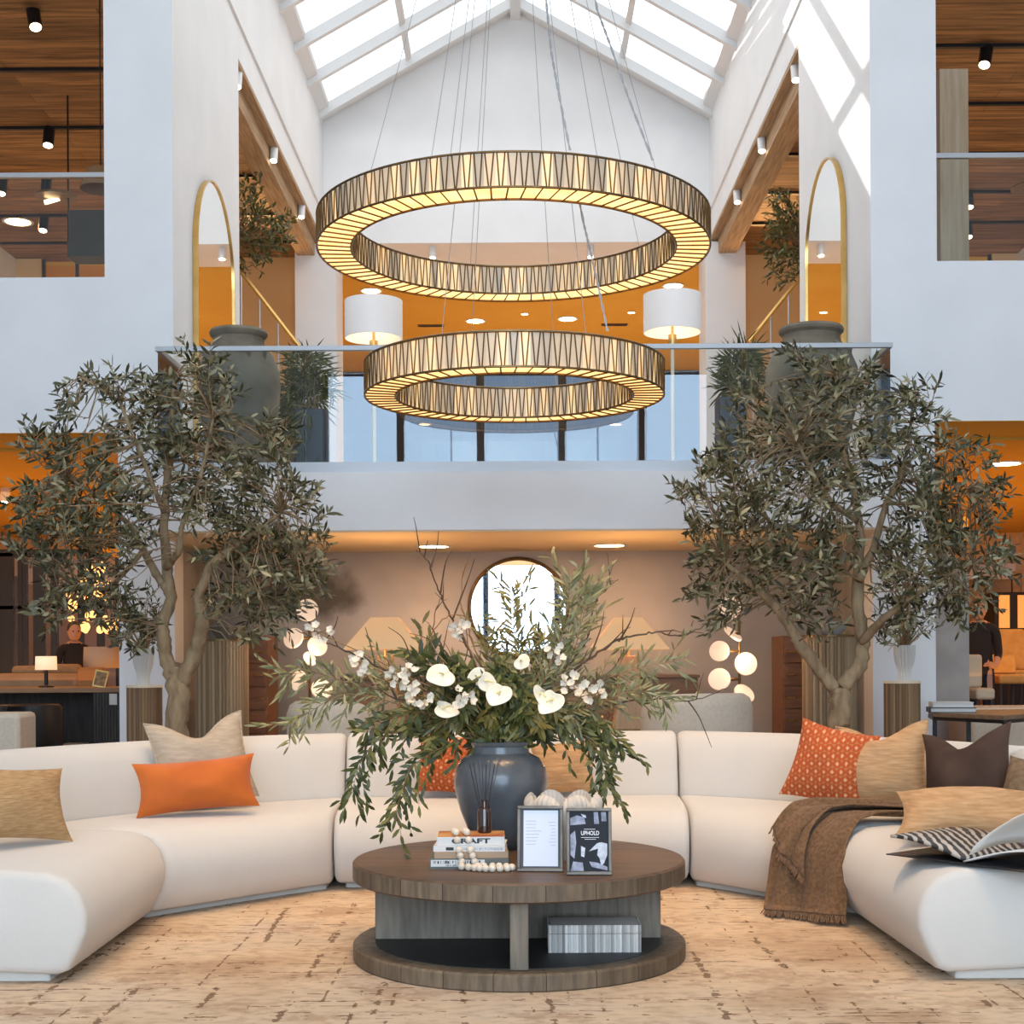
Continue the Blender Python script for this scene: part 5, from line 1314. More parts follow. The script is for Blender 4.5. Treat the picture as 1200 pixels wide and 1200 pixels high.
disc_lamp(866.5, 'bronze floor lamp with glowing round discs on the right before the plain wall', [(855,712,13.5,.1,.1),(859,743,12,.55,.75),(843,763,12,-.45,.1),(874,778,13.5,.15,.05),(843,796,13,-.25,.2),(872,813,13,.4,.6)], 700)
# barrel chairs
MT['chairwhite'] = pm('pale_boucle', (.68,.56,.42), (.74,.62,.48), scale=40, rough=.95, bump=.2, bscale=120)
def barrel(px0, px1, ytop, D, label, rz):
    a, b = P(px0, 850, D), P(px1, 850, D); c = (a.x+b.x)/2; r = (b.x-a.x)/2; H = P(px0, ytop, D).z
    o = thing('barrel_chair', label, 'armchair', (c, D+.1, 0), rz)
    m = M(); k = 40; sec = [(r-.15,.38),(r-.15,H-.08),(r-.12,H-.02),(r-.07,H),(r-.025,H-.03),(r,H-.10),(r,.12),(r-.03,.09),(r-.15,.09)]
    n = len(sec); vs = []
    a0, a1 = math.radians(25), math.radians(335)
    for i in range(k+1):
        t = a0+(a1-a0)*i/k; lo = (1-abs(2*i/k-1)**3*.30)
        for rr, z in sec: vs.append((rr*math.cos(t), rr*math.sin(t), z if z < .2 else .38+(z-.38)*lo if z>.38 else z))
    fs = [(i*n+j, i*n+(j+1)%n, (i+1)*n+(j+1)%n, (i+1)*n+j) for i in range(k) for j in range(n)]
    fs += [tuple(range(n)), tuple(k*n+j for j in range(n-1,-1,-1))]
    m.add(vs, fs); m.build('backrest_shell', MT['chairwhite'], o, angle=50)
    m = M(); m.lathe([(.0001,.10),(r-.16,.10),(r-.155,.14),(r-.155,.40),(r-.19,.44),(.0001,.45)], 32); m.build('seat_cushion', MT['chairwhite'], o)
    m = M(); m.lathe([(.0001,0),(r-.1,0),(r-.1,.10),(.0001,.10)], 32); m.build('swivel_base', MT['black'], o)
barrel(334, 437, 821, 11.2, 'cream barrel chair behind the sofa on the left, below the disc lamp', math.radians(70))
barrel(752, 884, 812, 11.2, 'cream barrel chair behind the sofa on the right, below the disc lamp', math.radians(110))
# chests and fluted plinths
MT['mahog'] = pm('red_brown_wood', (.14,.055,.022), (.21,.09,.035), scale=3, stretch=(1,8,8), rough=.45)
def slats(name, ca, cb, nf):
    m, t, b = nt(name); b.inputs['Roughness'].default_value = .6
    v = coords(t); sx = N(t, 'ShaderNodeSeparateXYZ'); t.links.new(v, sx.inputs[0])
    an = N(t, 'ShaderNodeMath', operation='ARCTAN2'); t.links.new(sx.outputs[1], an.inputs[0]); t.links.new(sx.outputs[0], an.inputs[1])
    k = N(t, 'ShaderNodeMath', operation='MULTIPLY'); k.inputs[1].default_value = nf/(2*PI); t.links.new(an.outputs[0], k.inputs[0])
    f = N(t, 'ShaderNodeMath', operation='FLOOR'); t.links.new(k.outputs[0], f.inputs[0])
    w = N(t, 'ShaderNodeTexWhiteNoise', noise_dimensions='1D'); t.links.new(f.outputs[0], w.inputs['W'])
    t.links.new(ramp(t, w.outputs[0], [(0, ca), (1, cb)]), b.inputs['Base Color']); return m
MT['flute'] = slats('fluted_tan_wood', (.20,.135,.07), (.42,.30,.17), 46)
for s, px0, px1, yt, t in ((-1, 270, 313.5, 745, 'left'), (1, 917.5, 962, 745, 'right')):
    D = 13.6; a, b = P(px0, 800, D).x, P(px1, 800, D).x; z = P(px0, yt, D).z; c = (a+b)/2; w = (b-a)/2
    o = thing('tall_chest', 'tall red brown chest of drawers at the %s end of the limewashed wall' % t, 'chest of drawers', (c, D+.3, 0))
    m = M(); m.box(-w, w, -.3, .3, 0, z); m.build('body', MT['mahog'], o, bevel=.006)
    n = 6
    for i in range(n):
        z0, z1 = .06+i*(z-.1)/n, .06+(i+1)*(z-.1)/n-.014
        m = M(); m.box(-w+.015, w-.015, -.316, -.3, z0, z1); d = m.build('drawer', MT['mahog'], o, bevel=.003)
        m = M(); zz = (z0+z1)/2; m.tube([(-.10*s-.045,-.318,zz),(-.10*s-.03,-.34,zz),(-.10*s+.03,-.34,zz),(-.10*s+.045,-.318,zz)], .006, 6); m.build('drawer_pull', MT['brass'], d)
def fluted(px0, px1, yt, D, name, label, cat, cap=None, nf=46, mat='flute'):
    a, b = P(px0, 830, D).x, P(px1, 830, D).x; r = (b-a)/2; z = P((px0+px1)/2, yt, D-.0).z
    o = thing(name, label, cat, ((a+b)/2, D+.05, 0))
    m = M(); m.lathe([(.0001,0),(r,0),(r,z-.02),(.0001,z-.02)], nf*6, wob=lambda an, zz: 1-.05*abs(math.cos(an*nf/2))**6); m.build('drum', MT[mat], o, angle=60)
    m = M(); m.lathe([(.0001,z-.02),(r+.004,z-.02),(r+.004,z),(.0001,z)], 48); m.build('top', cap or MT[mat], o)
    return o, z
pl, zl = fluted(228, 290, 749, 12.7, 'fluted_cabinet', 'tall round fluted wood cabinet behind the left olive trunk', 'cabinet', MT['bronze'])
pr, zr = fluted(942, 1006, 744, 12.7, 'fluted_cabinet', 'tall round fluted wood cabinet behind the right olive trunk', 'cabinet', MT['bronze'])
o = thing('scalloped_dish', 'grey scalloped dish standing on the left fluted cabinet', 'dish', (pl.location.x+.06, 12.75, zl))
m = M(); m.lathe([(.0001,0),(.10,0),(.12,.03),(.17,.11),(.165,.115),(.11,.04),(.0001,.03)], 96, wob=lambda a, z: 1+.05*math.cos(a*14)*min(1, z*9)); m.build('dish_body', MT['urn'], o)
o = thing('stone_bowl', 'pale stone bowl on the right fluted cabinet', 'bowl', (pr.location.x+.02, 12.75, zr))
m = M(); m.lathe([(.0001,0),(.08,0),(.13,.06),(.15,.12),(.14,.12),(.11,.06),(.0001,.03)], 40); m.build('bowl_body', MT['concrete'], o)
# drum pedestals with fluted vases
MT['flutedark'] = slats('fluted_brown_wood', (.14,.072,.03), (.34,.20,.09), 34)
MT['vasewhite'] = pm('white_fluted_ceramic', (.66,.63,.57), (.72,.69,.63), scale=6, rough=.6)
for px0, px1, yt, vx, yv, t, bl in ((147, 188, 803, 168, 760, 'left', [(150,735,14),(165,722,18),(182,738,14),(170,745,16),(155,750,10),(188,725,12),(178,705,12)]), (1038, 1080, 798, 1060, 756, 'right', [(1040,735,15),(1060,722,20),(1080,735,14),(1062,742,16),(1042,745,10),(1090,722,10),(1058,700,12),(1025,740,8)])):
    D = 11.6
    q, z = fluted(px0, px1, yt, D, 'drum_pedestal', 'short fluted drum pedestal before the %s white pier' % t, 'pedestal', MT['cream_ceil'], 34, 'flutedark')
    x = P(vx, 780, D+.05).x; H = P(vx, yv, D).z - z
    v = thing('fluted_vase', 'white fluted footed vase on the %s drum pedestal' % t, 'vase', (x, D+.05, z))
    k = H/.28
    m = M(); m.lathe([(.0001,0),(.05,0),(.048,.03*k),(.05,.08*k),(.075,.15*k),(.083,.21*k),(.085,.28*k),(.078,.28*k),(.06,.16*k),(.0001,.12*k)], 144, wob=lambda a, zz: 1+.06*math.cos(a*18)); m.build('vase_body', MT['vasewhite'], v, angle=60)
    bush('green_foliage', 'leafy green stems in the fluted vase on the %s drum pedestal' % t, 'foliage', None, None, D+.05, bl, 41+len(t), .055, MT['darkleaf'] if t == 'left' else MT['olive'], (x, D+.05, z+H-.05), 2.2, None, (x, D+.05, z+H-.05), .3)

# ================================================================== left ground-floor room
MT['darkoak'] = pm('dark_brown_oak', (.022,.017,.013), (.045,.034,.025), scale=5, stretch=(6,6,.6), rough=.6)
MT['deskwood'] = pm('warm_desk_wood', (.26,.13,.055), (.34,.18,.08), scale=3, stretch=(1,6,6), rough=.4)
D = 14.4; x1 = P(140, 840, D).x; zt = P(100, 806, D).z
o = thing('desk', 'dark panelled desk with warm wood top at the left edge', 'desk', (-4.9, D+.4, 0))
m = M(); m.box(-2.2, x1+4.9, -.4, .4, zt-.05, zt); m.build('desktop', MT['deskwood'], o, bevel=.004)
a = P(109, 840, D).x+4.9; b = x1+4.9
m = M(); m.box(a, b, -.38, .38, 0, zt-.05)
for i in range(9): xx = a+(b-a)*(i+.5)/9; m.box(xx-.011, xx+.011, -.392, -.38, .02, zt-.06)
e = m.build('end_panel', MT['darkoak'], o)
m = M(); m.box(P(128,820,D).x+4.9, P(137,820,D).x+4.9, -.398, -.393, P(130,826,D).z, P(130,813,D).z); m.build('price_tag', MT['spinewhite'], e)
m = M(); m.box(-2.2, a, .34, .38, .1, zt-.05); m.build('back_panel', MT['darkoak'], o)
m = M(); m.box(-1.0, a, -.36, .34, .26, .29); m.box(-1.0, a, -.36, .34, .06, .09); m.build('shelf', MT['deskwood'], o)
o = book_ = thing('book', 'orange brown books lying on the desk shelf at the left', 'book', (P(84,858,D).x, D+.15, .29))
m = M(); m.box(-.12,.12,-.1,.1,0,.05); m.build('cover', pm('orange_book', (.40,.15,.05), rough=.6), o, bevel=.003)
m = M(); m.box(-.105,.105,-.09,.09,.051,.075); m.build('second_cover', MT['kraft'], o)
def block(name, label, cat, px0, px1, y0, y1, D, dep, mat, part, bev=.03, group=None):
    a, b = P(px0, y1, D), P(px1, y0, D)
    o = thing(name, label, cat, ((a.x+b.x)/2, D+dep/2, a.z), 0, group); w = (b.x-a.x)/2
    m = M(); m.box(-w, w, -dep/2, dep/2, 0, b.z-a.z); m.build(part, mat, o, bevel=bev); return o
# chairs by the desk
def tub(px0, px1, ytop, D, label, mat, seatm):
    a, b = P(px0, 850, D), P(px1, 850, D); c = (a.x+b.x)/2; r = (b.x-a.x)/2; H = P(px0, ytop, D).z
    o = thing('tub_chair', label, 'chair', (c, D, 0))
    m = M(); k = 30; sec = [(r-.06,.36),(r-.06,H-.02),(r-.03,H),(r,H-.03),(r*.97,.3),(r*.8,.08),(r*.72,.08)]; n = len(sec); vs = []
    for i in range(k+1):
        t = math.radians(-70+320*i/k)+PI*.5-PI*.5
        vs += [(rr*math.cos(t), rr*math.sin(t), z) for rr, z in sec]
    m.add(vs, [(i*n+j, i*n+(j+1)%n, (i+1)*n+(j+1)%n, (i+1)*n+j) for i in range(k) for j in range(n)]+[tuple(range(n)), tuple(k*n+j for j in range(n-1,-1,-1))])
    m.build('shell', mat, o, angle=50)
    m = M(); m.lathe([(.0001,.10),(r*.75,.10),(r-.07,.34),(r-.07,.52),(r-.12,.57),(.0001,.58)], 28); m.build('seat', seatm, o)
    m = M(); m.lathe([(.0001,0),(r*.7,0),(r*.7,.09),(.0001,.10)], 24); m.build('base', MT['black'], o)
tub(-4, 72, 826, 13.3, 'black tub chair with an olive seat in front of the desk', MT['black'], pm('olive_leather', (.22,.15,.03), (.28,.19,.04), scale=4, rough=.5))
block('upholstered_chair', 'pale upholstered chair cut by the left picture edge', 'chair', -30, 22, 836, 1010, 11.8, .45, MT['chairwhite'], 'back', .04)
# things on the desk and behind it
def table_lamp(px, y0, y1, w, yb, D, label, shade, zbase):
    p = P(px, y0, D); o = thing('table_lamp', label, 'table lamp', (p.x, D, zbase))
    r = w*D/F/2; z0, z1 = P(px, y1, D).z-zbase, P(px, y0, D).z-zbase
    m = M(); m.lathe([(r,z0),(r*.96,z1)], 28, cap=False); q = m.build('lamp_shade', shade, o); q.modifiers.new('t','SOLIDIFY').thickness = .005
    m = M(); m.lathe([(.0001,0),(.08,0),(.08,.015),(.02,.03),(.02,z0+.05),(.0001,z0+.05)], 16); m.build('stand', MT['black'], o)
    m = M(); m.sphere((0,0,(z0+z1)/2), .035); m.build('bulb', emis('lamp_bulb', (1,.65,.32), 14), o)
MT['shade_lit'] = emis('lit_cream_shade', (1,.66,.36), .9, base=(.7,.6,.48))
table_lamp(54, 769, 785, 25, 800, 14.75, 'small lamp with a lit square-looking shade on the desk at the left', MT['shade_lit'], zt)
table_lamp(119, 758, 783, 42, 800, 16.2, 'table lamp with a wide beige drum shade left of the white pier', pm('beige_shade', (.52,.40,.28), rough=.9), .62)
o = block('side_table', 'dark side table carrying the wide beige lamp in the left room', 'table', 98, 142, 835, 930, 15.9, .5, MT['deskwood'], 'body', .01); o.location.z = 0
k = o.children[0]; k.scale.z = .62/ max(v.co.z for v in k.data.vertices)
o = thing('photo_frame', 'small easel frame with a tan print on the desk', 'photo frame', (P(114,805,14.5).x, 14.55, zt))
m = M(); mt_ = Matrix.Rotation(math.radians(-12), 4, 'X') @ Matrix.Rotation(math.radians(10), 4, 'Y'); m.box(-.07,.07,-.01,.01,0,.18,mt=mt_); m.build('frame', MT['brass'], o)
m = M(); m.box(-.055,.055,-.013,-.0102,.018,.162,mt=mt_); m.build('print', pm('tan_print', (.42,.24,.10), (.18,.09,.04), scale=25, rough=.6), o)
block('cushion', 'orange brown cushion behind the desk at the left', 'cushion', 90, 122, 782, 851, 15.35, .16, pm('caramel_cushion', (.42,.19,.06), rough=.8), 'cover', .04)
o = block('leather_sofa', 'caramel sofa back seen over the desk at the left', 'sofa', -20, 92, 789, 812, 15.6, .7, pm('caramel_leather', (.36,.20,.09), (.42,.25,.12), scale=3, rough=.6), 'backrest', .05)
k = o.children[0]; zz = o.location.z; o.location.z = 0
for v in k.data.vertices: v.co.z = v.co.z+zz if v.co.z > .02 else 0
m = M(); m.box(-.75, .95, -.69, -.36, 0, .47); m.build('seat', k.data.materials[0], o, bevel=.04)
for px, t in ((30, 'left one'), (72, 'right one')): block('cushion', 'tan cushion standing on the caramel sofa back, %s' % t, 'cushion', px-18, px+20, 778 if px>50 else 780, 792, 15.9, .2, MT['tan_weave'], 'cover', .05)
# metal shelving screens
o = thing('metal_screen', 'tall black metal and glass screen in the left ground-floor room', 'screen', (P(40,700,20).x, 20, 0))
m = M(); ox = o.location.x
for px, w in ((-20,.05),(8,.10),(24,.03),(30,.03),(46,.08),(64,.05),(95,.04),(118,.05),(140,.05)): x = P(px,700,20).x-ox; m.box(x-w, x+w, -.03, .03, 0, 2.75)
m.box(P(-30,700,20).x-ox, P(145,700,20).x-ox, -.03, .03, 2.70, 2.80); m.box(P(-30,700,20).x-ox, P(145,700,20).x-ox, -.03, .03, 1.95, 2.0)
m.build('bars', MT['dark_frame'], o)
m = M(); m.box(P(-30,700,20).x-ox, P(145,700,20).x-ox, -.005, .005, .02, 2.7); m.build('glass_pane', MT['window_glass'], o)
o = thing('metal_shelf', 'dark tall display shelf behind the glass screen at the left', 'shelf', (P(60,700,23).x, 23, 0))
m = M(); ox = o.location.x
m.box(P(-20,700,23).x-ox, P(22,700,23).x-ox, 0, .3, 0, 2.6); m.build('body', MT['darkoak'], o)
# glowing glass chandelier in the left room
p = P(105, 690, 18); o = thing('glass_pendant', 'cluster pendant of glowing gold glass discs in the left ground-floor room', 'pendant lamp', (p.x, 18, ZW))
rg = random.Random(6); MT['goldglow'] = emis('gold_glass_glow', (1,.55,.18), 1.8)
for i in range(26):
    c = P(rg.uniform(78,138), rg.uniform(664,740), 18+rg.uniform(-.3,.3))-Vector(o.location); n = Vector((rg.uniform(-1,1),-1,rg.uniform(-.5,.5))).normalized()
    m = M(); m.cyl(c, c+n*.01, rg.uniform(.04,.08), n=12); m.build('glass_disc', MT['goldglow'], o)
m = M()
for i in range(8): c = P(82+i*7, 672, 18)-Vector(o.location); m.cyl(c, (c.x,c.y,0), .005, n=4)
m.build('wires', MT['brass'], o)

# ------------------------------------------------------------------ people
def person(label, px, ytop, D, face, shirt, trousers, skin, hair, arm_px=None, H=1.74):
    p = P(px, ytop, D); o = thing('person', label, 'person', (p.x, D, 0), face)
    k = H/1.74
    J = [(0,0,.95),(0,0,1.12),(0,.01,1.30),(0,.01,1.44),(0,0,1.53),  # 0 pelvis..4 neck
         (.17,.01,1.42),(.20,.03,1.15),(.17,-.16,1.02),(.12,-.26,1.06),   # 5-8 left arm
         (-.17,.01,1.42),(-.21,.03,1.15),(-.19,-.10,.93),(-.17,-.16,.86),  # 9-12 right arm
         (.09,0,.90),(.10,-.01,.50),(.10,.02,.09),(.11,-.13,.04),
         (-.09,0,.90),(-.10,-.01,.50),(-.10,.02,.09),(-.11,-.13,.04)]
    E = [(0,1),(1,2),(2,3),(3,4),(3,5),(5,6),(6,7),(7,8),(3,9),(9,10),(10,11),(11,12),(0,13),(13,14),(14,15),(15,16),(0,17),(17,18),(18,19),(19,20)]
    Rr = [(.15,.11),(.14,.10),(.16,.11),(.12,.09),(.052,.052),(.065,.06),(.048,.045),(.036,.034),(.03,.02),(.065,.06),(.048,.045),(.036,.034),(.03,.02),(.09,.09),(.06,.06),(.042,.05),(.035,.03),(.09,.09),(.06,.06),(.042,.05),(.035,.03)]
    me = bpy.data.meshes.new('body'); me.from_pydata([Vector(j)*k for j in J], E, [])
    b = bpy.data.objects.new('body', me); COL.objects.link(b); b.parent = o
    b.modifiers.new('skin', 'SKIN'); sv = me.skin_vertices[0].data if me.skin_vertices else None
    if sv is None:
        bm = bmesh.new(); bm.from_mesh(me); bm.verts.layers.skin.verify(); bm.to_mesh(me); bm.free(); sv = me.skin_vertices[0].data
    for v, r in zip(sv, Rr): v.radius = (r[0]*k, r[1]*k); v.use_root = False
    sv[0].use_root = True
    s = b.modifiers.new('sub', 'SUBSURF'); s.levels = s.render_levels = 2
    dg = bpy.context.evaluated_depsgraph_get(); ev = bpy.data.meshes.new_from_object(b.evaluated_get(dg))
    b.modifiers.clear(); b.data = ev; ev.materials.clear()
    for mm in (shirt, trousers, skin): ev.materials.append(mm)
    for f in ev.polygons:
        c = f.center/k
        f.material_index = 2 if (c.z > 1.49 or (abs(c.x) > .1 and c.y < -.06 and .7 < c.z < 1.16)) else (1 if c.z < .98 and abs(c.x) < .2 else 0)
        f.use_smooth = True
    # head
    m = M(); m.sphere((0,-.015,1.635*k), .1*k, 20, 14, sc=(.78,.95,1.15)); m.sphere((0,-.11*k,1.625*k), .018*k, 8, 6, sc=(.8,1,1.3))
    for sx in (-1,1): m.sphere((sx*.078*k,0,1.63*k), .022*k, 8, 6, sc=(.4,.7,1.2))
    m.build('head', skin, b)
    m = M(); m.sphere((0,.018,1.675*k), .106*k, 18, 12, sc=(.82,.94,1.0)); m.build('hair', hair, b)
    m = M()
    for sx in (-1,1): m.sphere((sx*.032*k,-.103*k,1.645*k), .011*k, 8, 6)
    m.build('eyes', MT['black'], b)
    m = M(); m.box(-.014*k,.014*k,-.103*k,-.098*k,1.578*k,1.584*k); m.build('mouth', pm('lip', (.30,.10,.08)), b)
    for hx, hy, hz in ((.12,-.26,1.06),(-.17,-.16,.86)):
        m = M(); b0 = Vector((hx,hy,hz))*k; d = Vector((-.05*(1 if hx>0 else -1),-.09,-.02 if hx>0 else -.08)).normalized()
        sd = d.cross(Vector((0,0,1))).normalized()
        for q in range(4): off = sd*(q-1.5)*.017; L = (.075,.085,.08,.06)[q]; m.tube([b0+off*.8, b0+off+d*L*.55, b0+off+d*L+Vector((0,0,-.02))], [.0095,.0085,.007], 6)
        m.tube([b0-d*.02, b0-sd*.03*(1 if hx>0 else -1)+d*.03, b0-sd*.035*(1 if hx>0 else -1)+d*.055], [.010,.009,.008], 6)
        m.build('fingers', skin, b)
    return o
SK = pm('skin', (.50,.27,.17), rough=.5); HR = pm('dark_hair', (.03,.018,.012), rough=.5); GH = pm('grey_brown_hair', (.16,.09,.05), rough=.6)
BS = pm('black_shirt', (.012,.012,.014), rough=.9); BT = pm('black_trousers', (.015,.015,.018), rough=.9)
person('person in black standing behind the desk in the left room, looking down to the right', 87, 736, 17.0, .5, BS, BT, SK, HR, H=1.66)
person('person in a black shirt standing behind the white chair in the right room', 1147, 708, 16.2, -.4, BS, BT, SK, GH, H=1.86)

# ================================================================== right ground-floor room
o = thing('concrete_pier', 'grey concrete pier with a rounded shoulder right of the white pier', 'pier', (P(1116,800,14.6).x, 14.75, 0))
a, b = P(1094,800,14.6).x-o.location.x, P(1136,800,14.6).x-o.location.x; zt_ = P(1116,646,14.6).z; r = b-a
pl = [(a,-.15,0),(b,-.15,0)]+[(a+r*math.cos(t*PI/24), -.15, zt_-r*.9+r*.9*math.sin(t*PI/24)) for t in range(13)]
m = M(); m.prism(pl, (0,.5,0)); m.build('pier_body', MT['concrete'], o, angle=30)
# corner table
o = thing('side_table', 'black metal side table with a wooden top at the right behind the sofa', 'table', (P(1175,850,11.4).x, 11.9, 0))
ox, oy = o.location.x, o.location.y
c0, c1, c2 = P(1094,833,12.0), P(1176,846,11.3), P(1250,836,12.2); zt_ = .70
pts = [(c0.x-ox, 12.0-oy), (c1.x-ox, 11.3-oy), (c2.x-ox, 12.2-oy), (c2.x-ox-.1, 12.7-oy), (c0.x-ox+.1, 12.5-oy)]
m = M(); m.prism([(x,y,zt_) for x,y in pts], (0,0,.035)); m.build('top', pm('brown_table_top', (.18,.11,.06), (.25,.16,.09), scale=4, stretch=(1,7,7), rough=.45), o)
for x, y in pts[:3]+[((pts[0][0]+pts[1][0])/2, (pts[0][1]+pts[1][1])/2)]:
    m = M(); m.box(x-.015+.02, x+.015+.02, y+.02, y+.05, 0, zt_); m.build('leg', MT['black'], o)
m = M(); m.prism([(x,y+.01,zt_-.03) for x,y in pts], (0,0,.028)); m.build('apron', MT['black'], o)
bp = P(1122, 832, 11.9)
for i, (t, mm, w) in enumerate((('black book at the bottom of the pair on the right side table', MT['black'], .19), ('pale grey book on top of the pair on the right side table', MT['spinewhite'], .17))):
    q = thing('book', t, 'book', (bp.x, 12.08, .735+.045*i), -.15)
    m = M(); m.box(-w,w,-.13,.13,0,.006); m.box(-w,w,-.13,.13,.037,.043); m.box(-w,-w+.006,-.13,.13,.006,.037); m.build('cover', mm, q)
    m = M(); m.box(-w+.01,w-.004,-.122,.122,.006,.037); m.build('page_block', MT['paper'], q)
block('bench', 'white upholstered bench at the right edge behind the side table', 'bench', 1140, 1240, 816, 905, 13.4, .8, MT['chairwhite'], 'seat', .05).location.z = .0
# dining chair, armchairs, cabinet, picture
def sidechair(px0, px1, ytop, yseat, D, label, mat, rz=0):
    a, b = P(px0,800,D), P(px1,800,D); c = (a.x+b.x)/2; w = (b.x-a.x)/2; H, hs = P(px0,ytop,D).z, P(px0,yseat,D).z
    o = thing('upholstered_chair', label, 'chair', (c, D, 0), rz)
    m = M(); m.box(-w,w,.14,.24,hs,H); m.build('backrest', mat, o, bevel=.03)
    m = M(); m.box(-w,w,-.26,.24,hs-.12,hs); m.build('seat', mat, o, bevel=.03)
    for x in (-w+.03, w-.03):
        for y in (-.22,.2):
            m = M(); m.cyl((x,y,hs-.12),(x,y,0),.02,.014,8); m.build('leg', MT['darkoak'], o)
sidechair(1135, 1157, 767, 806, 14.9, 'cream upright chair in front of the person in the right room', MT['shade_lit'] and pm('cream_chair', (.62,.50,.34), rough=.9))
OR = pm('ochre_fabric', (.55,.30,.08), (.62,.36,.11), scale=12, rough=.9)
sidechair(1172, 1206, 737, 785, 18.6, 'tall ochre armchair at the back of the right room', OR)
sidechair(1163, 1196, 767, 790, 17.6, 'low ochre armchair before the tall one in the right room', OR)
o = block('cabinet', 'large black cabinet with lit gold shelves at the right edge', 'cabinet', 1166, 1240, 712, 880, 21.5, .5, MT['black'], 'body', .01); zz = o.location.z
m = M()
for px in (1178, 1200): 
    c = P(px, 735, 21.45)-Vector(o.location); m.box(c.x-.08, c.x+.08, -.27, -.252, c.z-.25, c.z+.25)
m.build('lit_niche', emis('gold_niche', (1,.5,.14), .35), o)
o.location.z = 0
o = block('picture', 'narrow framed picture on the ochre wall at the right edge', 'picture', 1186, 1197, 672, 705, 22.4, .04, MT['darkoak'], 'frame', .0)
m = M(); w = 4.0*26.85/F; m.box(-w, w, -.03, -.021, .05, .48); m.build('print', pm('tan_picture_print', (.5,.32,.15), (.25,.14,.06), scale=4, rough=.6), o)
# ================================================================== light, sky, camera
w = bpy.data.worlds.new('sky'); S.world = w; w.use_nodes = True; t = w.node_tree; t.nodes.clear()
out = t.nodes.new('ShaderNodeOutputWorld'); bg = t.nodes.new('ShaderNodeBackground'); tc = t.nodes.new('ShaderNodeTexCoord')
sx = t.nodes.new('ShaderNodeSeparateXYZ'); t.links.new(tc.outputs['Generated'], sx.inputs[0])
cl = N(t, 'ShaderNodeTexNoise', i_Scale=3.0, i_Detail=5); mp = N(t, 'ShaderNodeMapping'); mp.inputs['Scale'].default_value = (1,1,3); t.links.new(tc.outputs['Generated'], mp.inputs[0]); t.links.new(mp.outputs[0], cl.inputs['Vector'])
ad = N(t, 'ShaderNodeMath', operation='MULTIPLY_ADD'); ad.inputs[1].default_value = .10; t.links.new(cl.outputs[0], ad.inputs[0])
sb = N(t, 'ShaderNodeMath', operation='SUBTRACT'); sb.inputs[1].default_value = .05; t.links.new(sx.outputs[2], sb.inputs[0]); t.links.new(sb.outputs[0], ad.inputs[2])
SKY = ramp(t, ad.outputs[0], [(0.0, (.20,.20,.20)), (.02, (.40,.50,.62)), (.10, (.36,.56,.80)), (.235, (.30,.52,.82)), (.30, (.95,.98,1.0)), (1.0, (.95,.98,1.0))])
t.links.new(SKY, bg.inputs[0])
st = N(t, 'ShaderNodeMapRange'); st.inputs['From Min'].default_value = .22; st.inputs['From Max'].default_value = .36; st.inputs['To Min'].default_value = SKY_LO; st.inputs['To Max'].default_value = SKY_HI
t.links.new(sx.outputs[2], st.inputs[0]); t.links.new(st.outputs[0], bg.inputs[1]); t.links.new(bg.outputs[0], out.inputs[0])
def lamp(kind, name, loc, energy, col, size=1, size_y=None, rot=(0,0,0), spread=None):
    l = bpy.data.lights.new(name, kind); l.energy = energy; l.color = col
    if kind == 'AREA':
        l.size = size
        if size_y: l.shape = 'RECTANGLE'; l.size_y = size_y
        if spread: l.spread = math.radians(spread)
    elif kind == 'SUN': l.angle = math.radians(size)
    else: l.shadow_soft_size = size
    o = bpy.data.objects.new(name, l); COL.objects.link(o); o.location = loc; o.rotation_euler = rot; return o
d = Vector((1, -1.77, -.904)).normalized()
s = lamp('SUN', 'sun', (0,0,20), SUN, (1,.95,.86), .35); s.rotation_euler = d.to_track_quat('-Z', 'Y').to_euler()
WARM = (1,.52,.19); ORG = (1,.42,.07)
# daylight entering through the entrance windows and skylight
lamp('AREA', 'entrance_daylight', (0,-10.25,4.25), DAY_FRONT, (.60,.78,1), 9.8, 8.2, (PI/2,0,0))
lamp('AREA', 'skylight_daylight', (0,6.5,10.6), DAY_TOP, (.93,.97,1), 6, 13, (0,0,0))
lamp('AREA', 'atrium_daylight', (0,19,10.4), DAY_ATR, (.95,.98,1), 6, 9, (0,0,0))
# warm lamps of the rooms
for sgn in (-1, 1):
    lamp('AREA', 'side_room_glow', (sgn*6.2,19.5,1.0), SIDE_LOW, ORG, 4.5, 9, (PI,0,0))
    lamp('AREA', 'side_room_downlights', (sgn*6.2,17.5,3.36), SIDE_LOW*.5, WARM, 4.5, 6, (0,0,0))
    lamp('AREA', 'upper_room_glow', (sgn*6.8,20,5.0), SIDE_UP, (1,.60,.28), 3.5, 9, (PI,0,0))
    lamp('AREA', 'stair_glow', (sgn*4.4,24.0,7.9), 40, WARM, .9, .9, (math.radians(-60),0,0))
lamp('AREA', 'far_room_glow', (0,30,3.2), FAR, ORG, 10, 8, (PI,0,0))
for px, in ((508,),(714,)):
    p = P(px, 638, 14.2); l = lamp('SPOT', 'soffit_spot', (p.x, 14.2, 2.33), 45, WARM, .06); l.data.spot_size = math.radians(130); l.data.spot_blend = .6
lamp('AREA', 'recess_lights', (0,13.6,2.34), RECESS, (1,.66,.36), 5.6, 1.2, (0,0,0))
for px in (363, 866.5):
    p = P(px, 770, 12.75); lamp('POINT', 'disc_lamp_glow', (p.x, 12.72, 1.25), 9, (1,.66,.42), .12)
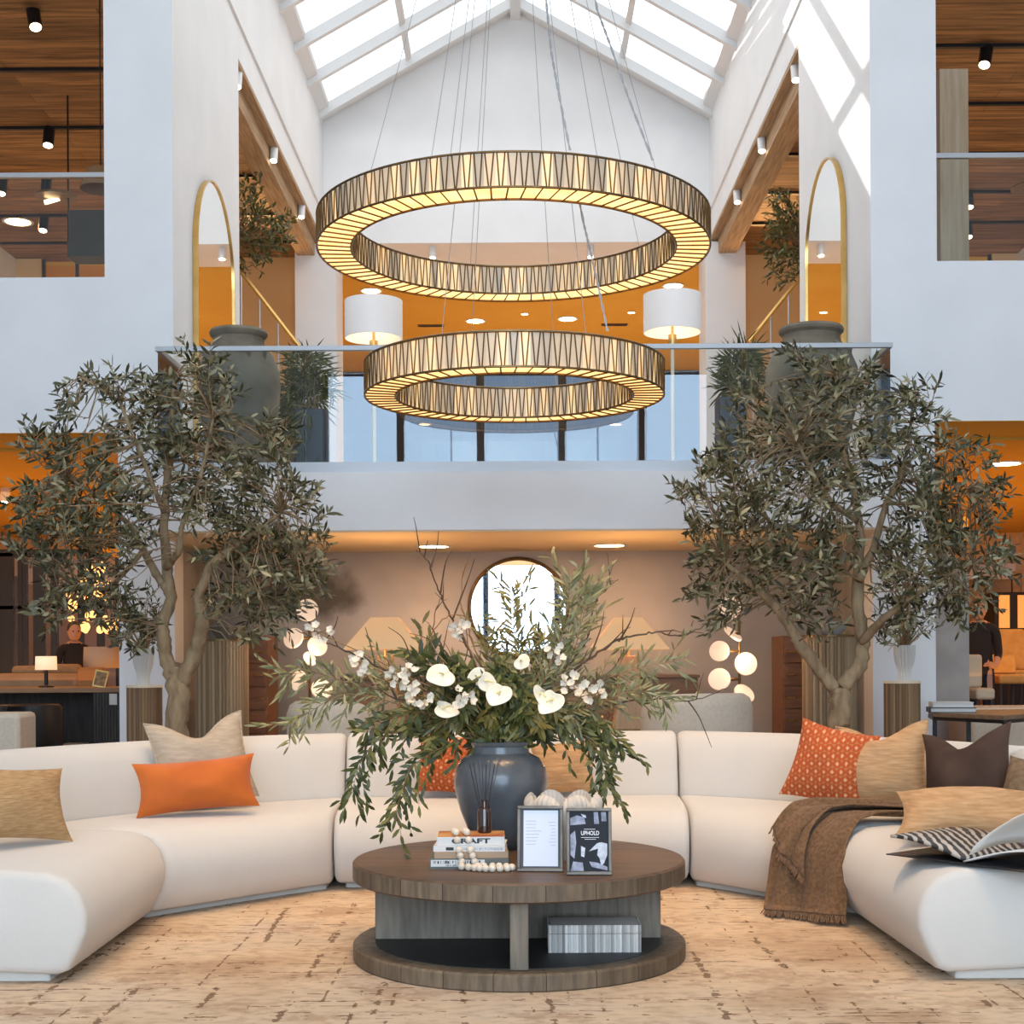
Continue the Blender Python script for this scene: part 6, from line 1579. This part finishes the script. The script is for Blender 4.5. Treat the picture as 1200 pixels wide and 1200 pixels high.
# warm spots added to brighten the seating and rug, without any fittings
for x, y, tx, ty, e in ((-1.6,5.0,-1.6,7.4,1), (1.6,5.0,1.6,7.2,1), (0,5.2,0,8.0,1.1), (0,3.4,0,4.6,1.5), (-2.6,6.4,-.5,7.7,.8), (2.6,6.4,.6,7.7,.8)):
    l = lamp('SPOT', 'seating_fill_spot', (x, y, 8.5), SEATS*e, (1,.56,.21), .25); l.data.spot_size = math.radians(42); l.data.spot_blend = .8
    l.rotation_euler = (Vector((tx,ty,.4))-Vector((x,y,8.5))).to_track_quat('-Z','Y').to_euler()
for px in (452, 736):
    p = P(px, 740, 13.15); lamp('POINT', 'table_lamp_bulb', (p.x, 13.15, 1.54), 24, WARM, .05)
for px in (438, 788):
    p = P(px, 740, 13.25); lamp('POINT', 'floor_lamp_bulb', (p.x, 13.25, 4.42), 14, WARM, .05)

cam = bpy.data.cameras.new('camera'); cam.sensor_width = 36; cam.lens = 36*F/1200; cam.clip_start = .1; cam.clip_end = 200
cam.shift_x = -(VX-600)/1200; cam.shift_y = (VY-600)/1200
co = bpy.data.objects.new('camera', cam); COL.objects.link(co)
co.matrix_world = Matrix.Translation((0,0,CH)) @ Matrix.Rotation(PI/2, 4, 'X') @ Matrix.Rotation(-ROLL, 4, 'Z')
S.camera = co
S.view_settings.view_transform = 'Standard'; S.view_settings.look = 'None'; S.view_settings.exposure = EXPO; S.view_settings.gamma = 1
S.view_settings.use_curve_mapping = False
c = S.cycles; c.use_denoising = True; c.max_bounces = 9; c.diffuse_bounces = 5; c.glossy_bounces = 4; c.transparent_max_bounces = 16; c.transmission_bounces = 4
c.caustics_reflective = False; c.caustics_refractive = False; c.sample_clamp_indirect = 4; c.sample_clamp_direct = 0

# ================================================================== tidy up: single-mesh things, groups
for o in list(COL.objects):
    if o.type == 'EMPTY' and o.parent is None and 'category' in o.keys():
        ch = list(o.children)
        if len(ch) == 1 and not ch[0].children:
            c = ch[0]; mw = o.matrix_basis.copy() @ c.matrix_basis
            c.parent = None; c.matrix_basis = mw
            for k in o.keys():
                if k in ('label', 'category', 'group', 'kind'): c[k] = o[k]
            nm = o.name; bpy.data.objects.remove(o); c.name = nm
GR = {'sofa_module': 'modules of the cream sectional sofa', 'throw_pillow': 'cushions on the sectional sofa', 'lumbar_pillow': 'cushions on the sectional sofa', 'ring_chandelier': 'ring chandeliers over the seating', 'olive_tree': 'olive trees behind the sofa',
 'anthurium': 'white anthuriums in the dark vase', 'blossom_spray': 'blossom sprays in the dark vase', 'bare_branch': 'bare branches in the dark vase', 'leafy_branch': 'leafy branches in the dark vase', 'urn': 'urns on the landing', 'potted_palm': 'potted palms on the landing',
 'arched_mirror': 'arched mirrors of the atrium', 'photo_frame': 'photo frames', 'light_track': 'light tracks on the board ceilings', 'drum_pedestal': 'drum pedestals before the piers', 'fluted_vase': 'fluted vases on the pedestals', 'green_foliage': 'foliage in the fluted vases', 'fluted_cabinet': 'fluted cabinets under the landing', 'tall_chest': 'tall chests under the landing', 'barrel_chair': 'barrel chairs behind the sofa',
 'indoor_tree': 'trees upstairs', 'timber_beam': 'timber beams of the atrium', 'stair_railing': 'stair railings', 'glass_guard': 'glass guards of the upper openings', 'air_vent': 'air vents in the far ceiling', 'person': 'people in the side rooms', 'cushion': 'cushions in the left room', 'upholstered_chair': 'upholstered chairs'}
for o in COL.objects:
    if o.parent is None and 'category' in o.keys() and 'group' not in o.keys():
        b = o.name.split('.')[0]
        if b in GR: o['group'] = GR[b]
        elif b == 'floor_lamp': o['group'] = 'white drum floor lamps on the landing' if o.location.z > 1 else 'disc floor lamps under the landing'
        elif b == 'table_lamp' and 'pyramid' in o['label']: o['group'] = 'pyramid shade table lamps'
        elif b == 'book' and 'side table' in o['label']: o['group'] = 'books on the right side table'
